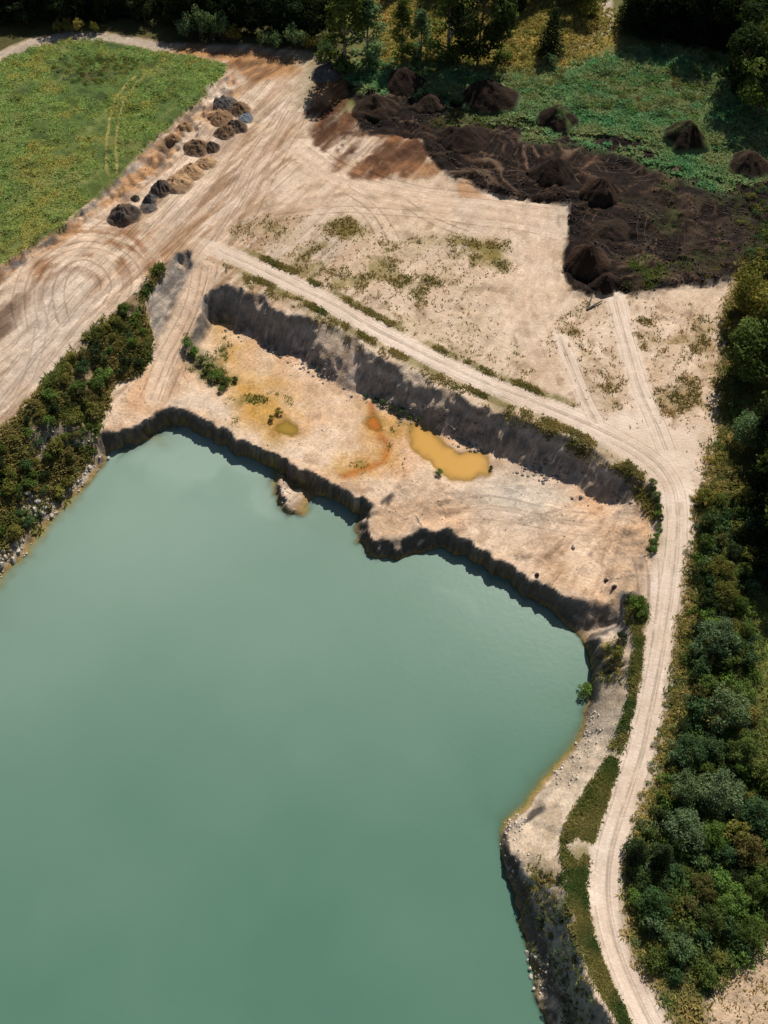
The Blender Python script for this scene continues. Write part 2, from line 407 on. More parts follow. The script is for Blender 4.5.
m_greyfloor = area([(470, 485), (520, 470), (560, 490), (570, 520), (530, 530), (480, 515)], 8, 1.5) + area([(150, 405), (200, 395), (240, 420), (300, 455), (270, 445), (210, 410)], 4, 1.0)
m_pitgreen = area([(178, 345), (190, 335), (205, 350), (225, 370), (240, 380), (222, 392), (205, 380), (188, 362)], 2, 1.0)
m_rightbank = area([(600, 636), (618, 634), (632, 650), (630, 690), (618, 740), (600, 780), (570, 828), (566, 913), (577, 945), (610, 1020), (640, 1090), (600, 1150), (560, 1040), (540, 990), (520, 930), (500, 850), (503, 825), (545, 785), (580, 740), (594, 697)], 1.0, 0.4)
m_rbscrub = area([(600, 642), (622, 640), (628, 655), (618, 680), (602, 686)], 2, 1.0) + area([(530, 868), (562, 880), (566, 930), (585, 985), (612, 1030), (580, 1030), (560, 985), (545, 950), (532, 900)], 2.5, 1.0)
m_greysand = area([(30, 290), (60, 270), (90, 290), (80, 340), (40, 400), (0, 430), (-30, 400), (0, 350)], 14, 2.0)
m_dirtL = area([(-30, 280), (10, 272), (24, 300), (18, 335), (0, 350), (-40, 350)], 4, 1.2)

Z = Z + near * m_field * ((fbm(X, Y, 1.7, 3, 46) - 0.5) * 0.9 + (fbm(X, Y, 5, 3, 47) - 0.5) * 0.5)
Z = Z + near * np.clip(m_right + m_green + m_bankveg, 0, 1) * (fbm(X, Y, 1.5, 3, 48) - 0.5) * 0.5
# peat: lumpy and higher
Z = Z + near * m_peat * ((fbm(X, Y, 7, 4, 41) - 0.5) * 2.4 + (fbm(X, Y, 1.8, 3, 42) - 0.5) * 0.7)
Z = Z + near * m_green * (1 - m_peat) * (fbm(X, Y, 6, 4, 43) - 0.5) * 1.6
fieldbank = area([(-10, 272), (60, 232), (112, 188), (147, 152), (176, 122), (218, 84), (232, 64), (240, 84), (215, 120), (190, 145), (165, 170), (140, 195), (100, 215), (60, 240), (0, 280)], 3, 0.8)
Z = Z + near * fieldbank * ((fbm(X, Y, 3.0, 5, 44, 0.6) - 0.45) * 3.2 + (0.5 - np.abs(fbm(X, Y, 2.4, 4, 45, 0.6) - 0.5) * 4) * 0.6)
wu = X + (fbm(X, Y, 16, 3, 87) - 0.5) * 34; wv = Y + (fbm(X, Y, 16, 3, 88) - 0.5) * 34
swirl = 0.55 * fbm(wu / 6, wv, 1.5, 5, 89, 0.6) + 0.45 * fbm(wu / 7 + wv * 0.1, wv, 0.75, 3, 90, 0.6)
Z = Z + near * np.clip(m_peat + m_brown * 0.5, 0, 1) * (swirl - 0.5) * 1.9
# ruts on the worked sand
flowU = X * 0.55 + Y * 0.83
flowV = -X * 0.83 + Y * 0.55
rut = fbm(flowU / 9, flowV, 1.3, 3, 51) - 0.5
sandwork = np.clip(1 - m_field - m_peat - m_green - m_right - m_pit - m_bankveg, 0, 1) * sstep(5.5, 7.2, Z) * near
rut2 = fbm(flowU / 16, flowV, 0.7, 2, 52) - 0.5
lyard = sstep(6, -30, X)
Z = Z + sandwork * (rut * 0.2 + rut2 * 0.1) * (0.35 + 0.65 * lyard) * (1 - m_road_all)
Z = Z + sandwork * (fbm(X, Y, 2.2, 4, 58) - 0.5) * 0.2 * (1 - m_road_all)
qx, qy = ground_point(640, 470)
qr = np.hypot(X - qx, Y - qy); qt = np.arctan2(Y - qy, X - qx)
fan = fbm(qt * 40, qr * 0.22, 1.6, 3, 54)
scarp = sstep(0.58, 0.64, fan) * sstep(0.5, 0.6, fbm(X, Y, 3, 3, 55))
Z = Z + m_pit * ((fbm(X, Y, 2.5, 4, 53) - 0.5) * 0.35 + scarp * 0.28 * sstep(60, 20, qr))

# ponds in the quarry floor
POND = world_poly([(412, 423), (422, 426), (433, 432), (441, 438), (447, 445), (460, 452), (472, 451), (483, 454), (490, 463), (487, 473), (477, 478), (464, 481), (450, 480), (440, 473), (433, 468), (423, 458), (412, 448), (410, 436)])
PUDDLE = world_poly([(284, 417), (290, 421), (297, 424), (297, 433), (291, 437), (283, 435), (277, 430), (279, 422)])
SPRING = world_poly([(368, 418), (374, 415), (380, 419), (382, 427), (377, 431), (370, 429), (366, 424)])
PONDS = []
for poly, rag in ((POND, 0.9), (PUDDLE, 0.9), (SPRING, 0.4)):
    w = window(poly, 4)
    d = sdf(poly, X[w], Y[w]) + (WN2[w] * 1.6) * rag
    pl = float(np.median(sample(Z, poly[:, 0], poly[:, 1]))) - 0.05
    k = np.clip(1 - (d - 0.2) / 1.8, 0, 1)
    tgt = pl + np.clip(d, -1.5, 2) * 0.22
    Z[w] = Z[w] * (1 - k) + tgt * k
    PONDS.append((w, d, pl))

GXs, GYs, SL = slope_of(Z)
NRM = np.dstack([-GXs, -GYs, np.ones_like(Z)])
NRM /= np.linalg.norm(NRM, axis=2, keepdims=True)

# ------------------------------------------------------------------ ground colour (the materials' own colour, no light in it)
n_big = fbm(X, Y, 30, 4, 61)
n_mid = fbm(X, Y, 5, 4, 62)
n_fine = fbm(X, Y, 1.0, 3, 63)
C = np.zeros(X.shape + (3,))


def paint(mask, c, c2=None, t=None):
    global C
    m = np.clip(mask, 0, 1)[..., None]
    cc = lin(*c)
    if c2 is not None:
        cc = cc + (lin(*c2) - cc) * np.clip(t, 0, 1)[..., None]
    C = C * (1 - m) + cc * m


one = np.ones(X.shape)
paint(one, (199, 174, 147), (216, 193, 168), sstep(0.3, 0.7, n_mid * 0.6 + n_big * 0.4))
paint(sstep(0.5, 0.72, fbm(X, Y, 18, 4, 64)) * 0.6, (190, 172, 154))
leftyard = sstep(6, -30, X) 
paint(sstep(0.5, 0.7, fbm(flowU / 8, flowV, 2.0, 4, 65)) * (0.2 + 0.6 * leftyard), (174, 138, 104))
paint(sstep(0.55, 0.66, fbm(flowU / 14, flowV, 0.9, 3, 66)) * (0.15 + 0.6 * leftyard), (146, 112, 84))
paint(sstep(0.62, 0.72, fbm(X, Y, 2.2, 4, 60)) * 0.6, (150, 124, 98))
paint(sstep(0.58, 0.75, fbm(flowU / 14, flowV, 1.1, 3, 67)) * (0.25 + 0.35 * leftyard), (226, 205, 184))
# turning circle on the left haul yard
cx, cy = ground_point(72, 292)
rr = np.hypot((X - cx), (Y - cy) * 0.8); th = np.arctan2(Y - cy, X - cx)
ring = sstep(19, 14, rr) * sstep(2, 7, rr) * sstep(-0.9, 0.4, np.sin(th - 0.5)) * (1 - m_field) * sstep(6, 7.5, Z)
rn = fbm(rr, th * 1.6, 0.95, 2, 68)
paint(ring * sstep(0.5, 0.6, rn) * 0.95, (152, 112, 80))
paint(ring * sstep(0.5, 0.35, rn) * 0.5, (222, 196, 170))
paint(m_greysand * 0.75 * sstep(0.3, 0.6, fbm(X, Y, 8, 4, 69)), (192, 178, 164))
paint(m_dirtL * sstep(0.35, 0.6, fbm(flowU / 6, flowV, 2.5, 4, 70)), (112, 92, 76))
paint(fieldbank * sstep(0.35, 0.55, fbm(X, Y, 5, 4, 71)) * 0.85, (184, 138, 94))
paint(fieldbank * sstep(0.62, 0.74, fbm(X, Y, 4, 4, 72)) * 0.8, (92, 78, 66))
# individual vehicle tracks
TRACKS = [([(0, 425), (60, 350), (110, 290), (150, 250), (200, 190), (245, 120), (290, 75)], 1.8, 0.5), ([(0, 395), (45, 340), (70, 300), (60, 262), (90, 235), (130, 222), (180, 190), (230, 140)], 1.8, 0.35),
          ([(215, 246), (235, 205), (262, 150), (290, 110), (320, 80)], 2.2, 0.6), ([(300, 150), (330, 172), (380, 185), (430, 195), (500, 205), (545, 215)], 2.4, 0.7), ([(270, 215), (330, 205), (420, 210), (530, 225)], 2.2, 0.4),
          ([(296, 146), (318, 163), (345, 178), (376, 187)], 3.2, 0.7), ([(520, 210), (525, 260), (515, 310), (540, 360)], 2.4, 0.4), ([(540, 205), (548, 250), (545, 300), (556, 335)], 2.2, 0.4),
          ([(250, 190), (300, 200), (360, 215), (400, 240)], 1.8, 0.3), ([(190, 300), (176, 340), (160, 372), (150, 398)], 2.0, 0.7), ([(206, 270), (196, 310), (180, 342), (166, 368), (170, 392)], 2.0, 0.6),
          ([(640, 560), (648, 590), (640, 620), (636, 650)], 1.6, 0.5), ([(110, 215), (160, 175), (205, 140), (250, 95)], 2.0, 0.4)]
for pts, gauge, amt in TRACKS:
    m, d = strip(pts, gauge + 2.0, 0.6, 0.15, True)
    paint(m * amt * 0.55, (218, 194, 170))
    wl = np.clip(1 - np.abs(d - gauge / 2) / 0.35, 0, 1) * amt
    paint(wl * 0.5 * sstep(0.3, 0.6, n_mid), (166, 136, 110))
# scrub patches: dusty soil between tufts
paint(m_scrub * sstep(0.42, 0.62, n_mid) * 0.6, (176, 154, 122))
paint(m_scrub * sstep(0.55, 0.66, fbm(X, Y, 7, 5, 73)) * 0.75, (128, 114, 66))
olive1 = area([(318, 225), (350, 218), (368, 232), (345, 238), (322, 233)], 2, 0.8) + area([(412, 240), (450, 236), (508, 244), (508, 268), (480, 262), (440, 246)], 3, 1.0)
paint(olive1 * sstep(0.3, 0.55, n_mid) * 0.85, (126, 112, 58))
paint(m_scrub2 * sstep(0.5, 0.68, fbm(X, Y, 4.5, 5, 74)) * 0.75, (140, 116, 72))
# roads
rc1 = (206, 185, 164); rc2 = (222, 203, 185)
paint(m_junc * 0.8, rc1, rc2, n_mid)
paint(m_road * 0.95, rc1, rc2, sstep(0.3, 0.7, n_mid))
paint(m_trk2 * 0.85, rc1, rc2, n_mid)
paint(m_trk3 * 0.95, rc1, rc2, n_mid)
for d, mm, hw in ((d_road, m_road_lo, 1.0), (d_road3, m_road_hi, 0.8), (d_trk2, m_trk2, 0.65), (d_trk3, m_trk3, 0.9)):
    paint(mm * np.clip(1 - np.abs(d - hw) / 0.45, 0, 1) * 0.5, (226, 208, 190))
    paint(mm * np.clip(1 - d / 0.4, 0, 1) * 0.55 * sstep(0.35, 0.6, n_mid), (166, 146, 122))
# quarry floor
paint(m_pit, (205, 172, 140), (218, 190, 162), sstep(0.3, 0.7, n_mid))
pcx, pcy = ground_point(640, 470)
pr = np.hypot(X - pcx, Y - pcy); pt = np.arctan2(Y - pcy, X - pcx)
paint(m_pit * sstep(0.55, 0.7, fbm(pt * 55, pr * 0.35, 2.2, 3, 75)) * 0.55 * sstep(45, 12, pr), (164, 134, 108))
paint(m_pit * scarp * 0.35, (150, 118, 92))
paint(m_pit * sstep(0.5, 0.7, fbm(X, Y, 10, 4, 76)) * 0.55, (206, 156, 110))
paint(m_pit * sstep(0.6, 0.72, fbm(X, Y, 3, 4, 56)) * 0.5, (160, 130, 102))
paint(np.clip(m_greyfloor, 0, 1) * m_pit * 0.8, (198, 186, 170))
m_stain = area([(222, 318), (250, 336), (262, 360), (300, 395), (330, 425), (350, 460), (320, 462), (285, 445), (240, 425), (215, 380)], 7, 2.0)
paint(m_stain * sstep(0.38, 0.6, fbm(X, Y, 6, 5, 110, 0.6)) * 0.55, (200, 164, 110))
paint(np.clip(m_orange, 0, 1) * sstep(0.2, 0.5, fbm(X, Y, 5, 4, 77)) * 0.95, (198, 146, 70), (176, 142, 80), n_fine)
paint(m_stream * 0.85, (168, 104, 46))
paint(np.clip(m_orange, 0, 1) * sstep(0.58, 0.68, fbm(X, Y, 3.5, 4, 78)) * 0.7, (122, 108, 54))
paint(m_pitgreen * 0.8, (96, 96, 50))
# ramp
m_ramp = area([(196, 260), (216, 262), (214, 285), (206, 312), (190, 342), (171, 370), (162, 404), (143, 404), (150, 372), (163, 335), (178, 300)], 0.8, 0.25)
m_greyslope = area([(150, 284), (176, 262), (191, 266), (178, 298), (164, 330), (152, 342), (144, 306)], 2, 0.6)
paint(m_greyslope * 0.9, (142, 134, 126), (176, 162, 146), sstep(0.35, 0.65, n_fine))
paint(m_ramp * 0.9, (212, 182, 152), (224, 197, 170), n_mid)
# right bank sand
paint(m_rightbank, (200, 176, 150), (216, 196, 172), n_mid)
paint(m_rightbank * sstep(0.56, 0.66, fbm(X, Y, 3.0, 4, 79)) * 0.5, (160, 138, 110))
paint(np.clip(m_rbscrub, 0, 1) * sstep(0.35, 0.6, n_mid) * 0.85, (120, 102, 60))
# steep faces: grey clay and marl, bedded
bed = fbm(Z * 1.0 + n_mid * 1.2, X * 0.03 + Y * 0.03, 0.8, 3, 80)
face = sstep(0.75, 1.3, SL) * (1 - m_field) * np.where((X > 14) & (Y > 40) & (Y < 75), 1 - m_rightbank * 0.85, 1.0)
crumb = fbm(X, Y, 0.9, 3, 111)
paint(face * sstep(0.4, 2.0, Z) * (0.75 + 0.25 * sstep(0.3, 0.6, crumb)), (124, 119, 112), (168, 160, 150), sstep(0.3, 0.7, bed))
low = sstep(3.6, 2.6, Z) * face
paint(low, (84, 77, 70), (124, 111, 99), bed)
# vegetated left bank
paint(m_bankveg * 0.9, (122, 106, 70), (96, 96, 54), sstep(0.35, 0.65, n_mid))
paint(m_bankveg * sstep(0.5, 0.6, fbm(X, Y, 4, 4, 81)) * 0.8, (182, 160, 126))
paint(np.clip(m_bankstone, 0, 1), (186, 176, 164), (150, 138, 124), n_fine)
# verges
m_vline = np.clip(sstep(-29, -24, X) * sstep(1.7, 2.0, d_road3) * sstep(3.6, 2.9, d_road3), 0, 1) * sstep(34, 30, X) * (1 - m_trk2) * (1 - m_trk3)
for mv in (m_verge1 * 0.5, m_vline, m_verge2):
    paint(mv * sstep(0.36, 0.6, fbm(X, Y, 3.5, 5, 99 if mv is not m_verge2 else 82)) * 0.8, (100, 98, 54), (134, 120, 72), n_mid)
# right-hand woodland floor, clearing, sand patch
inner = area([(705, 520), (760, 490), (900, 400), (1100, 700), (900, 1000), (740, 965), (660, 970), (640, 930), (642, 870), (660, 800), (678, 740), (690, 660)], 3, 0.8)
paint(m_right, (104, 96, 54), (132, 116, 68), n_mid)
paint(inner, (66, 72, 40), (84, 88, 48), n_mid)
paint(m_right * sstep(0.56, 0.7, fbm(X, Y, 6, 4, 83)) * 0.5, (142, 118, 68))
paint(m_clear, (112, 124, 58), (134, 130, 66), n_mid)
paint(m_brsand, (206, 178, 148), (190, 164, 132), n_mid)
# north side: meadow, weeds, peat, brown soil, field
rough = sstep(258, 262, Y) 
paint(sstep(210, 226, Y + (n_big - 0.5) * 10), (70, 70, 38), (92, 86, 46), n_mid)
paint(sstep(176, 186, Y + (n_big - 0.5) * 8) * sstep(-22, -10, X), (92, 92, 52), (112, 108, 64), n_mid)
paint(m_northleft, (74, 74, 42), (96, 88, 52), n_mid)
paint(m_mead, (156, 128, 58), (122, 116, 54), sstep(0.35, 0.7, n_mid))
paint(m_green, (92, 138, 92), (122, 140, 92), sstep(0.35, 0.65, n_mid))
paint(m_green * sstep(0.56, 0.68, fbm(X, Y, 8, 4, 84)) * 0.8, (112, 98, 66))
paint(m_farpath, (186, 168, 150))
paint(m_ochrebank * 0.9, (176, 128, 80), (132, 94, 60), sstep(0.4, 0.6, fbm((X + Y) / 5, X - Y, 1.6, 3, 85)))
paint(np.clip(m_brown * 1.3, 0, 1) * sstep(0.42, 0.6, fbm(flowU / 4, flowV, 3, 5, 57, 0.6) * 0.75 + m_brown * 0.22) * 0.95, (134, 90, 58), (92, 60, 40), sstep(0.35, 0.65, n_mid))
paint(m_brown * sstep(0.52, 0.66, fbm(X, Y, 7, 5, 86, 0.6)) * 0.75, (172, 132, 96))
paint(m_brown * sstep(0.56, 0.66, fbm(X, Y, 4, 5, 108, 0.6)) * 0.8, (78, 52, 37))
paint(m_peat, (37, 29, 25), (25, 20, 18), sstep(0.3, 0.7, n_mid))
paint(m_peat * sstep(0.53, 0.62, swirl) * 0.7, (84, 63, 48))
paint(m_peat * sstep(0.62, 0.68, swirl) * 0.6, (120, 98, 80))
edgegrow = m_peat * np.clip(m_green * 1.5, 0, 1) * sstep(0.44, 0.54, fbm(X, Y, 4, 5, 113, 0.6))
paint(edgegrow * 0.9, (86, 112, 72), (104, 108, 68), n_fine)
eastpeat = area([(660, 170), (800, 175), (800, 255), (745, 268), (728, 282), (640, 288), (632, 250), (650, 220), (640, 190)], 8, 2)
paint(m_peat * eastpeat * sstep(0.45, 0.6, fbm(X, Y, 3.2, 4, 90)) * 0.5, (72, 60, 46))
paint(m_peat * eastpeat * sstep(0.56, 0.66, fbm(X, Y, 4.5, 4, 91)) * 0.35, (76, 84, 46))
peatgreen = area([(628, 262), (650, 258), (668, 272), (650, 284), (630, 280)], 2.5, 1) + area([(470, 108), (500, 112), (520, 122), (470, 130), (440, 130), (430, 122)], 3, 1.0) * 0.7
paint(np.clip(peatgreen, 0, 1) * sstep(0.35, 0.6, n_mid) * 0.85, (96, 104, 54))
paint(m_tan * 0.9, (180, 140, 104))
fgrad = sstep(130, 205, Y + (n_big - 0.5) * 30 - X * 0.3)
paint(m_field, (140, 128, 62), (112, 134, 72), fgrad)
paint(m_field * sstep(0.5, 0.64, fbm(X, Y, 5, 5, 92, 0.6)) * 0.75, (74, 92, 46))
paint(m_field * sstep(0.6, 0.68, fbm(X, Y, 3, 4, 109, 0.6)) * 0.7, (58, 70, 38))
paint(m_field * sstep(0.6, 0.75, fbm(X, Y, 10, 4, 93)) * 0.5, (134, 128, 74))
thick = area([(48, 62), (75, 54), (120, 58), (140, 66), (110, 80), (85, 86), (60, 76)], 6, 1.8)
paint(thick * m_field * sstep(0.35, 0.55, n_mid) * 0.8, (86, 74, 44))
ft, fd = strip([(112, 172), (111, 140), (116, 110), (126, 92), (140, 76)], 4, 0.6, 0.1, True)
mow = sstep(0.55, 0.7, fbm((X * 0.45 + Y * 0.89) / 14, -X * 0.89 + Y * 0.45, 2.4, 3, 102))
paint(m_field * mow * 0.4, (140, 142, 84))
paint(m_field * np.clip(1 - np.abs(fd - 0.95) / 0.4, 0, 1) * 0.9 * sstep(0.25, 0.5, n_mid), (152, 140, 76))
paint(m_path, (186, 170, 152), (166, 150, 130), n_mid)
# wet and drowned shore
paint(sstep(0.55, 0.2, Z) * sstep(-0.4, 0.1, Z), (150, 126, 84))
paint(sstep(0.05, -0.15, Z), (168, 140, 66))
for w, d, lev in PONDS:
    m = np.zeros(X.shape); m[w] = sstep(0.7, 0.0, d + WN1[w] * 2.5)
    paint(m * 0.7, (150, 116, 66))
C = C * (0.90 + 0.2 * n_fine[..., None])
GRASSY = np.clip(m_field + m_green + m_mead + m_right * 0.8 + m_bankveg * 0.8 + m_clear, 0, 1)

# ------------------------------------------------------------------ materials
def nd(nt, t, **kw):
    n = nt.nodes.new(t)
    for k, v in kw.items():
        setattr(n, k, v)
    return n


def ground_material():
    m = bpy.data.materials.new("ground_soil")
    m.use_nodes = True
    nt = m.node_tree; L = nt.links
    b = nt.nodes["Principled BSDF"]
    b.inputs["Roughness"].default_value = 0.95
    b.inputs["Specular IOR Level"].default_value = 0.1
    at = nd(nt, "ShaderNodeAttribute", attribute_name="soil_colour")
    ag = nd(nt, "ShaderNodeAttribute", attribute_name="grassy")
    tc = nd(nt, "ShaderNodeNewGeometry")
    n1 = nd(nt, "ShaderNodeTexNoise"); n1.inputs["Scale"].default_value = 2.4; n1.inputs["Detail"].default_value = 8; n1.inputs["Roughness"].default_value = 0.72
    n2 = nd(nt, "ShaderNodeTexNoise"); n2.inputs["Scale"].default_value = 0.45; n2.inputs["Detail"].default_value = 6; n2.inputs["Roughness"].default_value = 0.65
    L.new(tc.outputs["Position"], n1.inputs["Vector"]); L.new(tc.outputs["Position"], n2.inputs["Vector"])
    r1 = nd(nt, "ShaderNodeMapRange"); r1.inputs[1].default_value = 0.3; r1.inputs[2].default_value = 0.72; r1.inputs[3].default_value = 0.66; r1.inputs[4].default_value = 1.24
    r2 = nd(nt, "ShaderNodeMapRange"); r2.inputs[1].default_value = 0.3; r2.inputs[2].default_value = 0.7; r2.inputs[3].default_value = 0.84; r2.inputs[4].default_value = 1.12
    L.new(n1.outputs["Fac"], r1.inputs[0]); L.new(n2.outputs["Fac"], r2.inputs[0])
    ast = nd(nt, "ShaderNodeAttribute", attribute_name="streaky")
    mp = nd(nt, "ShaderNodeMapping"); mp.inputs["Rotation"].default_value = (0, 0, -math.atan2(0.83, 0.55)); 
    mp2 = nd(nt, "ShaderNodeMapping"); mp2.inputs["Scale"].default_value = (0.09, 1.0, 0.3)
    L.new(tc.outputs["Position"], mp.inputs["Vector"]); L.new(mp.outputs[0], mp2.inputs["Vector"])
    n3 = nd(nt, "ShaderNodeTexNoise"); n3.inputs["Scale"].default_value = 1.1; n3.inputs["Detail"].default_value = 7; n3.inputs["Roughness"].default_value = 0.7; n3.inputs["Distortion"].default_value = 0.35
    L.new(mp2.outputs[0], n3.inputs["Vector"])
    r3 = nd(nt, "ShaderNodeMapRange"); r3.inputs[1].default_value = 0.36; r3.inputs[2].default_value = 0.62; r3.inputs[3].default_value = 0.66; r3.inputs[4].default_value = 1.16
    L.new(n3.outputs["Fac"], r3.inputs[0])
    ms = nd(nt, "ShaderNodeMix", data_type='FLOAT'); ms.inputs["A"].default_value = 1.0
    L.new(ast.outputs["Fac"], ms.inputs["Factor"]); L.new(r3.outputs[0], ms.inputs["B"])
    n4 = nd(nt, "ShaderNodeTexNoise"); n4.inputs["Scale"].default_value = 1.35; n4.inputs["Detail"].default_value = 3; n4.inputs["Roughness"].default_value = 0.6
    L.new(tc.outputs["Position"], n4.inputs["Vector"])
    r4 = nd(nt, "ShaderNodeMapRange"); r4.inputs[1].default_value = 0.64; r4.inputs[2].default_value = 0.70; r4.inputs[3].default_value = 1.0; r4.inputs[4].default_value = 0.62
    L.new(n4.outputs["Fac"], r4.inputs[0])
    mu0 = nd(nt, "ShaderNodeMath", operation='MULTIPLY'); L.new(r1.outputs[0], mu0.inputs[0]); L.new(r2.outputs[0], mu0.inputs[1])
    mu1 = nd(nt, "ShaderNodeMath", operation='MULTIPLY'); L.new(mu0.outputs[0], mu1.inputs[0]); L.new(ms.outputs["Result"], mu1.inputs[1])
    mu = nd(nt, "ShaderNodeMath", operation='MULTIPLY'); L.new(mu1.outputs[0], mu.inputs[0]); L.new(r4.outputs[0], mu.inputs[1])
    asm = nd(nt, "ShaderNodeAttribute", attribute_name="compact")
    mk = nd(nt, "ShaderNodeMix", data_type='FLOAT'); mk.inputs["B"].default_value = 0.97; L.new(asm.outputs["Fac"], mk.inputs["Factor"]); L.new(mu.outputs[0], mk.inputs["A"])
    mu = mk
    vm = nd(nt, "ShaderNodeVectorMath", operation='SCALE'); L.new(at.outputs["Color"], vm.inputs[0]); L.new(mu.outputs[0], vm.inputs["Scale"])
    L.new(vm.outputs[0], b.inputs["Base Color"])
    bp = nd(nt, "ShaderNodeBump"); bp.inputs["Distance"].default_value = 0.35
    st = nd(nt, "ShaderNodeMapRange"); st.inputs[3].default_value = 0.6; st.inputs[4].default_value = 1.0
    L.new(ag.outputs["Fac"], st.inputs[0]); L.new(st.outputs[0], bp.inputs["Strength"])
    ad = nd(nt, "ShaderNodeMath", operation='MULTIPLY_ADD'); ad.inputs[1].default_value = 0.5; L.new(n3.outputs["Fac"], ad.inputs[0]); L.new(n1.outputs["Fac"], ad.inputs[2])
    L.new(ad.outputs[0], bp.inputs["Height"]); L.new(bp.outputs[0], b.inputs["Normal"])
    return m


M_GROUND = ground_material()


def water_material(name, c1, c2, rough, turb):
    m = bpy.data.materials.new(name)
    m.use_nodes = True
    nt = m.node_tree; L = nt.links
    b = nt.nodes["Principled BSDF"]; out = nt.nodes["Material Output"]
    geo = nd(nt, "ShaderNodeNewGeometry")
    n = nd(nt, "ShaderNodeTexNoise"); n.inputs["Scale"].default_value = 0.03; n.inputs["Detail"].default_value = 3
    L.new(geo.outputs["Position"], n.inputs["Vector"])
    at = nd(nt, "ShaderNodeAttribute", attribute_name="sediment_sheen")
    ad = nd(nt, "ShaderNodeMath", operation='MULTIPLY_ADD'); ad.inputs[1].default_value = 0.3; L.new(n.outputs["Fac"], ad.inputs[0]); L.new(at.outputs["Fac"], ad.inputs[2])
    mx = nd(nt, "ShaderNodeMix", data_type='RGBA')
    mx.inputs["A"].default_value = (*c1, 1); mx.inputs["B"].default_value = (*c2, 1)
    L.new(ad.outputs[0], mx.inputs["Factor"])
    L.new(mx.outputs["Result"], b.inputs["Base Color"])
    b.inputs["Roughness"].default_value = rough
    b.inputs["IOR"].default_value = 1.33
    n2 = nd(nt, "ShaderNodeTexNoise"); n2.inputs["Scale"].default_value = 1.1; n2.inputs["Detail"].default_value = 5
    L.new(geo.outputs["Position"], n2.inputs["Vector"])
    bp = nd(nt, "ShaderNodeBump"); bp.inputs["Strength"].default_value = 0.12; bp.inputs["Distance"].default_value = 0.1
    L.new(n2.outputs["Fac"], bp.inputs["Height"]); L.new(bp.outputs[0], b.inputs["Normal"])
    tr = nd(nt, "ShaderNodeBsdfTransparent"); tr.inputs[0].default_value = (0.93, 0.95, 0.82, 1)
    dp = nd(nt, "ShaderNodeAttribute", attribute_name="depth")
    e = nd(nt, "ShaderNodeMath", operation='MULTIPLY'); e.inputs[1].default_value = -turb; L.new(dp.outputs["Fac"], e.inputs[0])
    ex = nd(nt, "ShaderNodeMath", operation='EXPONENT'); L.new(e.outputs[0], ex.inputs[0])
    ms = nd(nt, "ShaderNodeMixShader"); L.new(ex.outputs[0], ms.inputs[0]); L.new(b.outputs[0], ms.inputs[1]); L.new(tr.outputs[0], ms.inputs[2])
    L.new(ms.outputs[0], out.inputs["Surface"])
    return m


def leaf_material(name, transl=0.4):
    m = bpy.data.materials.new(name)
    m.use_nodes = True
    nt = m.node_tree; L = nt.links
    nt.nodes.remove(nt.nodes["Principled BSDF"])
    out = nt.nodes["Material Output"]
    oi = nd(nt, "ShaderNodeObjectInfo")
    at = nd(nt, "ShaderNodeAttribute", attribute_name="leaf_tint")
    mu = nd(nt, "ShaderNodeMix", data_type='RGBA', blend_type='MULTIPLY'); mu.inputs["Factor"].default_value = 1
    L.new(oi.outputs["Color"], mu.inputs["A"]); L.new(at.outputs["Color"], mu.inputs["B"])
    d = nd(nt, "ShaderNodeBsdfDiffuse"); t = nd(nt, "ShaderNodeBsdfTranslucent")
    L.new(mu.outputs["Result"], d.inputs[0])
    tw = nd(nt, "ShaderNodeMix", data_type='RGBA', blend_type='MULTIPLY'); tw.inputs["Factor"].default_value = 1; tw.inputs["B"].default_value = (1.1, 1.1, 0.5, 1)
    L.new(mu.outputs["Result"], tw.inputs["A"]); L.new(tw.outputs["Result"], t.inputs[0])
    ms = nd(nt, "ShaderNodeMixShader"); ms.inputs[0].default_value = transl
    L.new(d.outputs[0], ms.inputs[1]); L.new(t.outputs[0], ms.inputs[2])
    L.new(ms.outputs[0], out.inputs["Surface"])
    return m


def plain_material(name, c, rough=0.9, scale=4.0):
    m = bpy.data.materials.new(name)
    m.use_nodes = True
    nt = m.node_tree; L = nt.links
    b = nt.nodes["Principled BSDF"]; b.inputs["Roughness"].default_value = rough
    n = nd(nt, "ShaderNodeTexNoise"); n.inputs["Scale"].default_value = scale; n.inputs["Detail"].default_value = 5
    g = nd(nt, "ShaderNodeNewGeometry"); L.new(g.outputs["Position"], n.inputs["Vector"])
    rp = nd(nt, "ShaderNodeValToRGB")
    rp.color_ramp.elements[0].color = (*(np.array(c) * 0.55), 1); rp.color_ramp.elements[0].position = 0.3
    rp.color_ramp.elements[1].color = (*(np.array(c) * 1.25), 1); rp.color_ramp.elements[1].position = 0.7
    L.new(n.outputs["Fac"], rp.inputs[0]); L.new(rp.outputs[0], b.inputs["Base Color"])
    bp = nd(nt, "ShaderNodeBump"); bp.inputs["Strength"].default_value = 0.5; bp.inputs["Distance"].default_value = 0.1
    L.new(n.outputs["Fac"], bp.inputs["Height"]); L.new(bp.outputs[0], b.inputs["Normal"])
    return m


M_LEAF = leaf_material("foliage", 0.3)
M_WEED = leaf_material("weed_blades", 0.3)
M_BARK = plain_material("bark", lin(92, 76, 62))
M_BIRCH = plain_material("birch_bark", lin(138, 130, 118))
M_STONE = plain_material("pale_stone", lin(186, 176, 162), 0.85, 2.5)
M_DARKSTONE = plain_material("dark_stone", lin(70, 58, 50), 0.9, 2.5)
M_FORK = plain_material("fork_grey", lin(84, 78, 74), 0.9, 3.0)


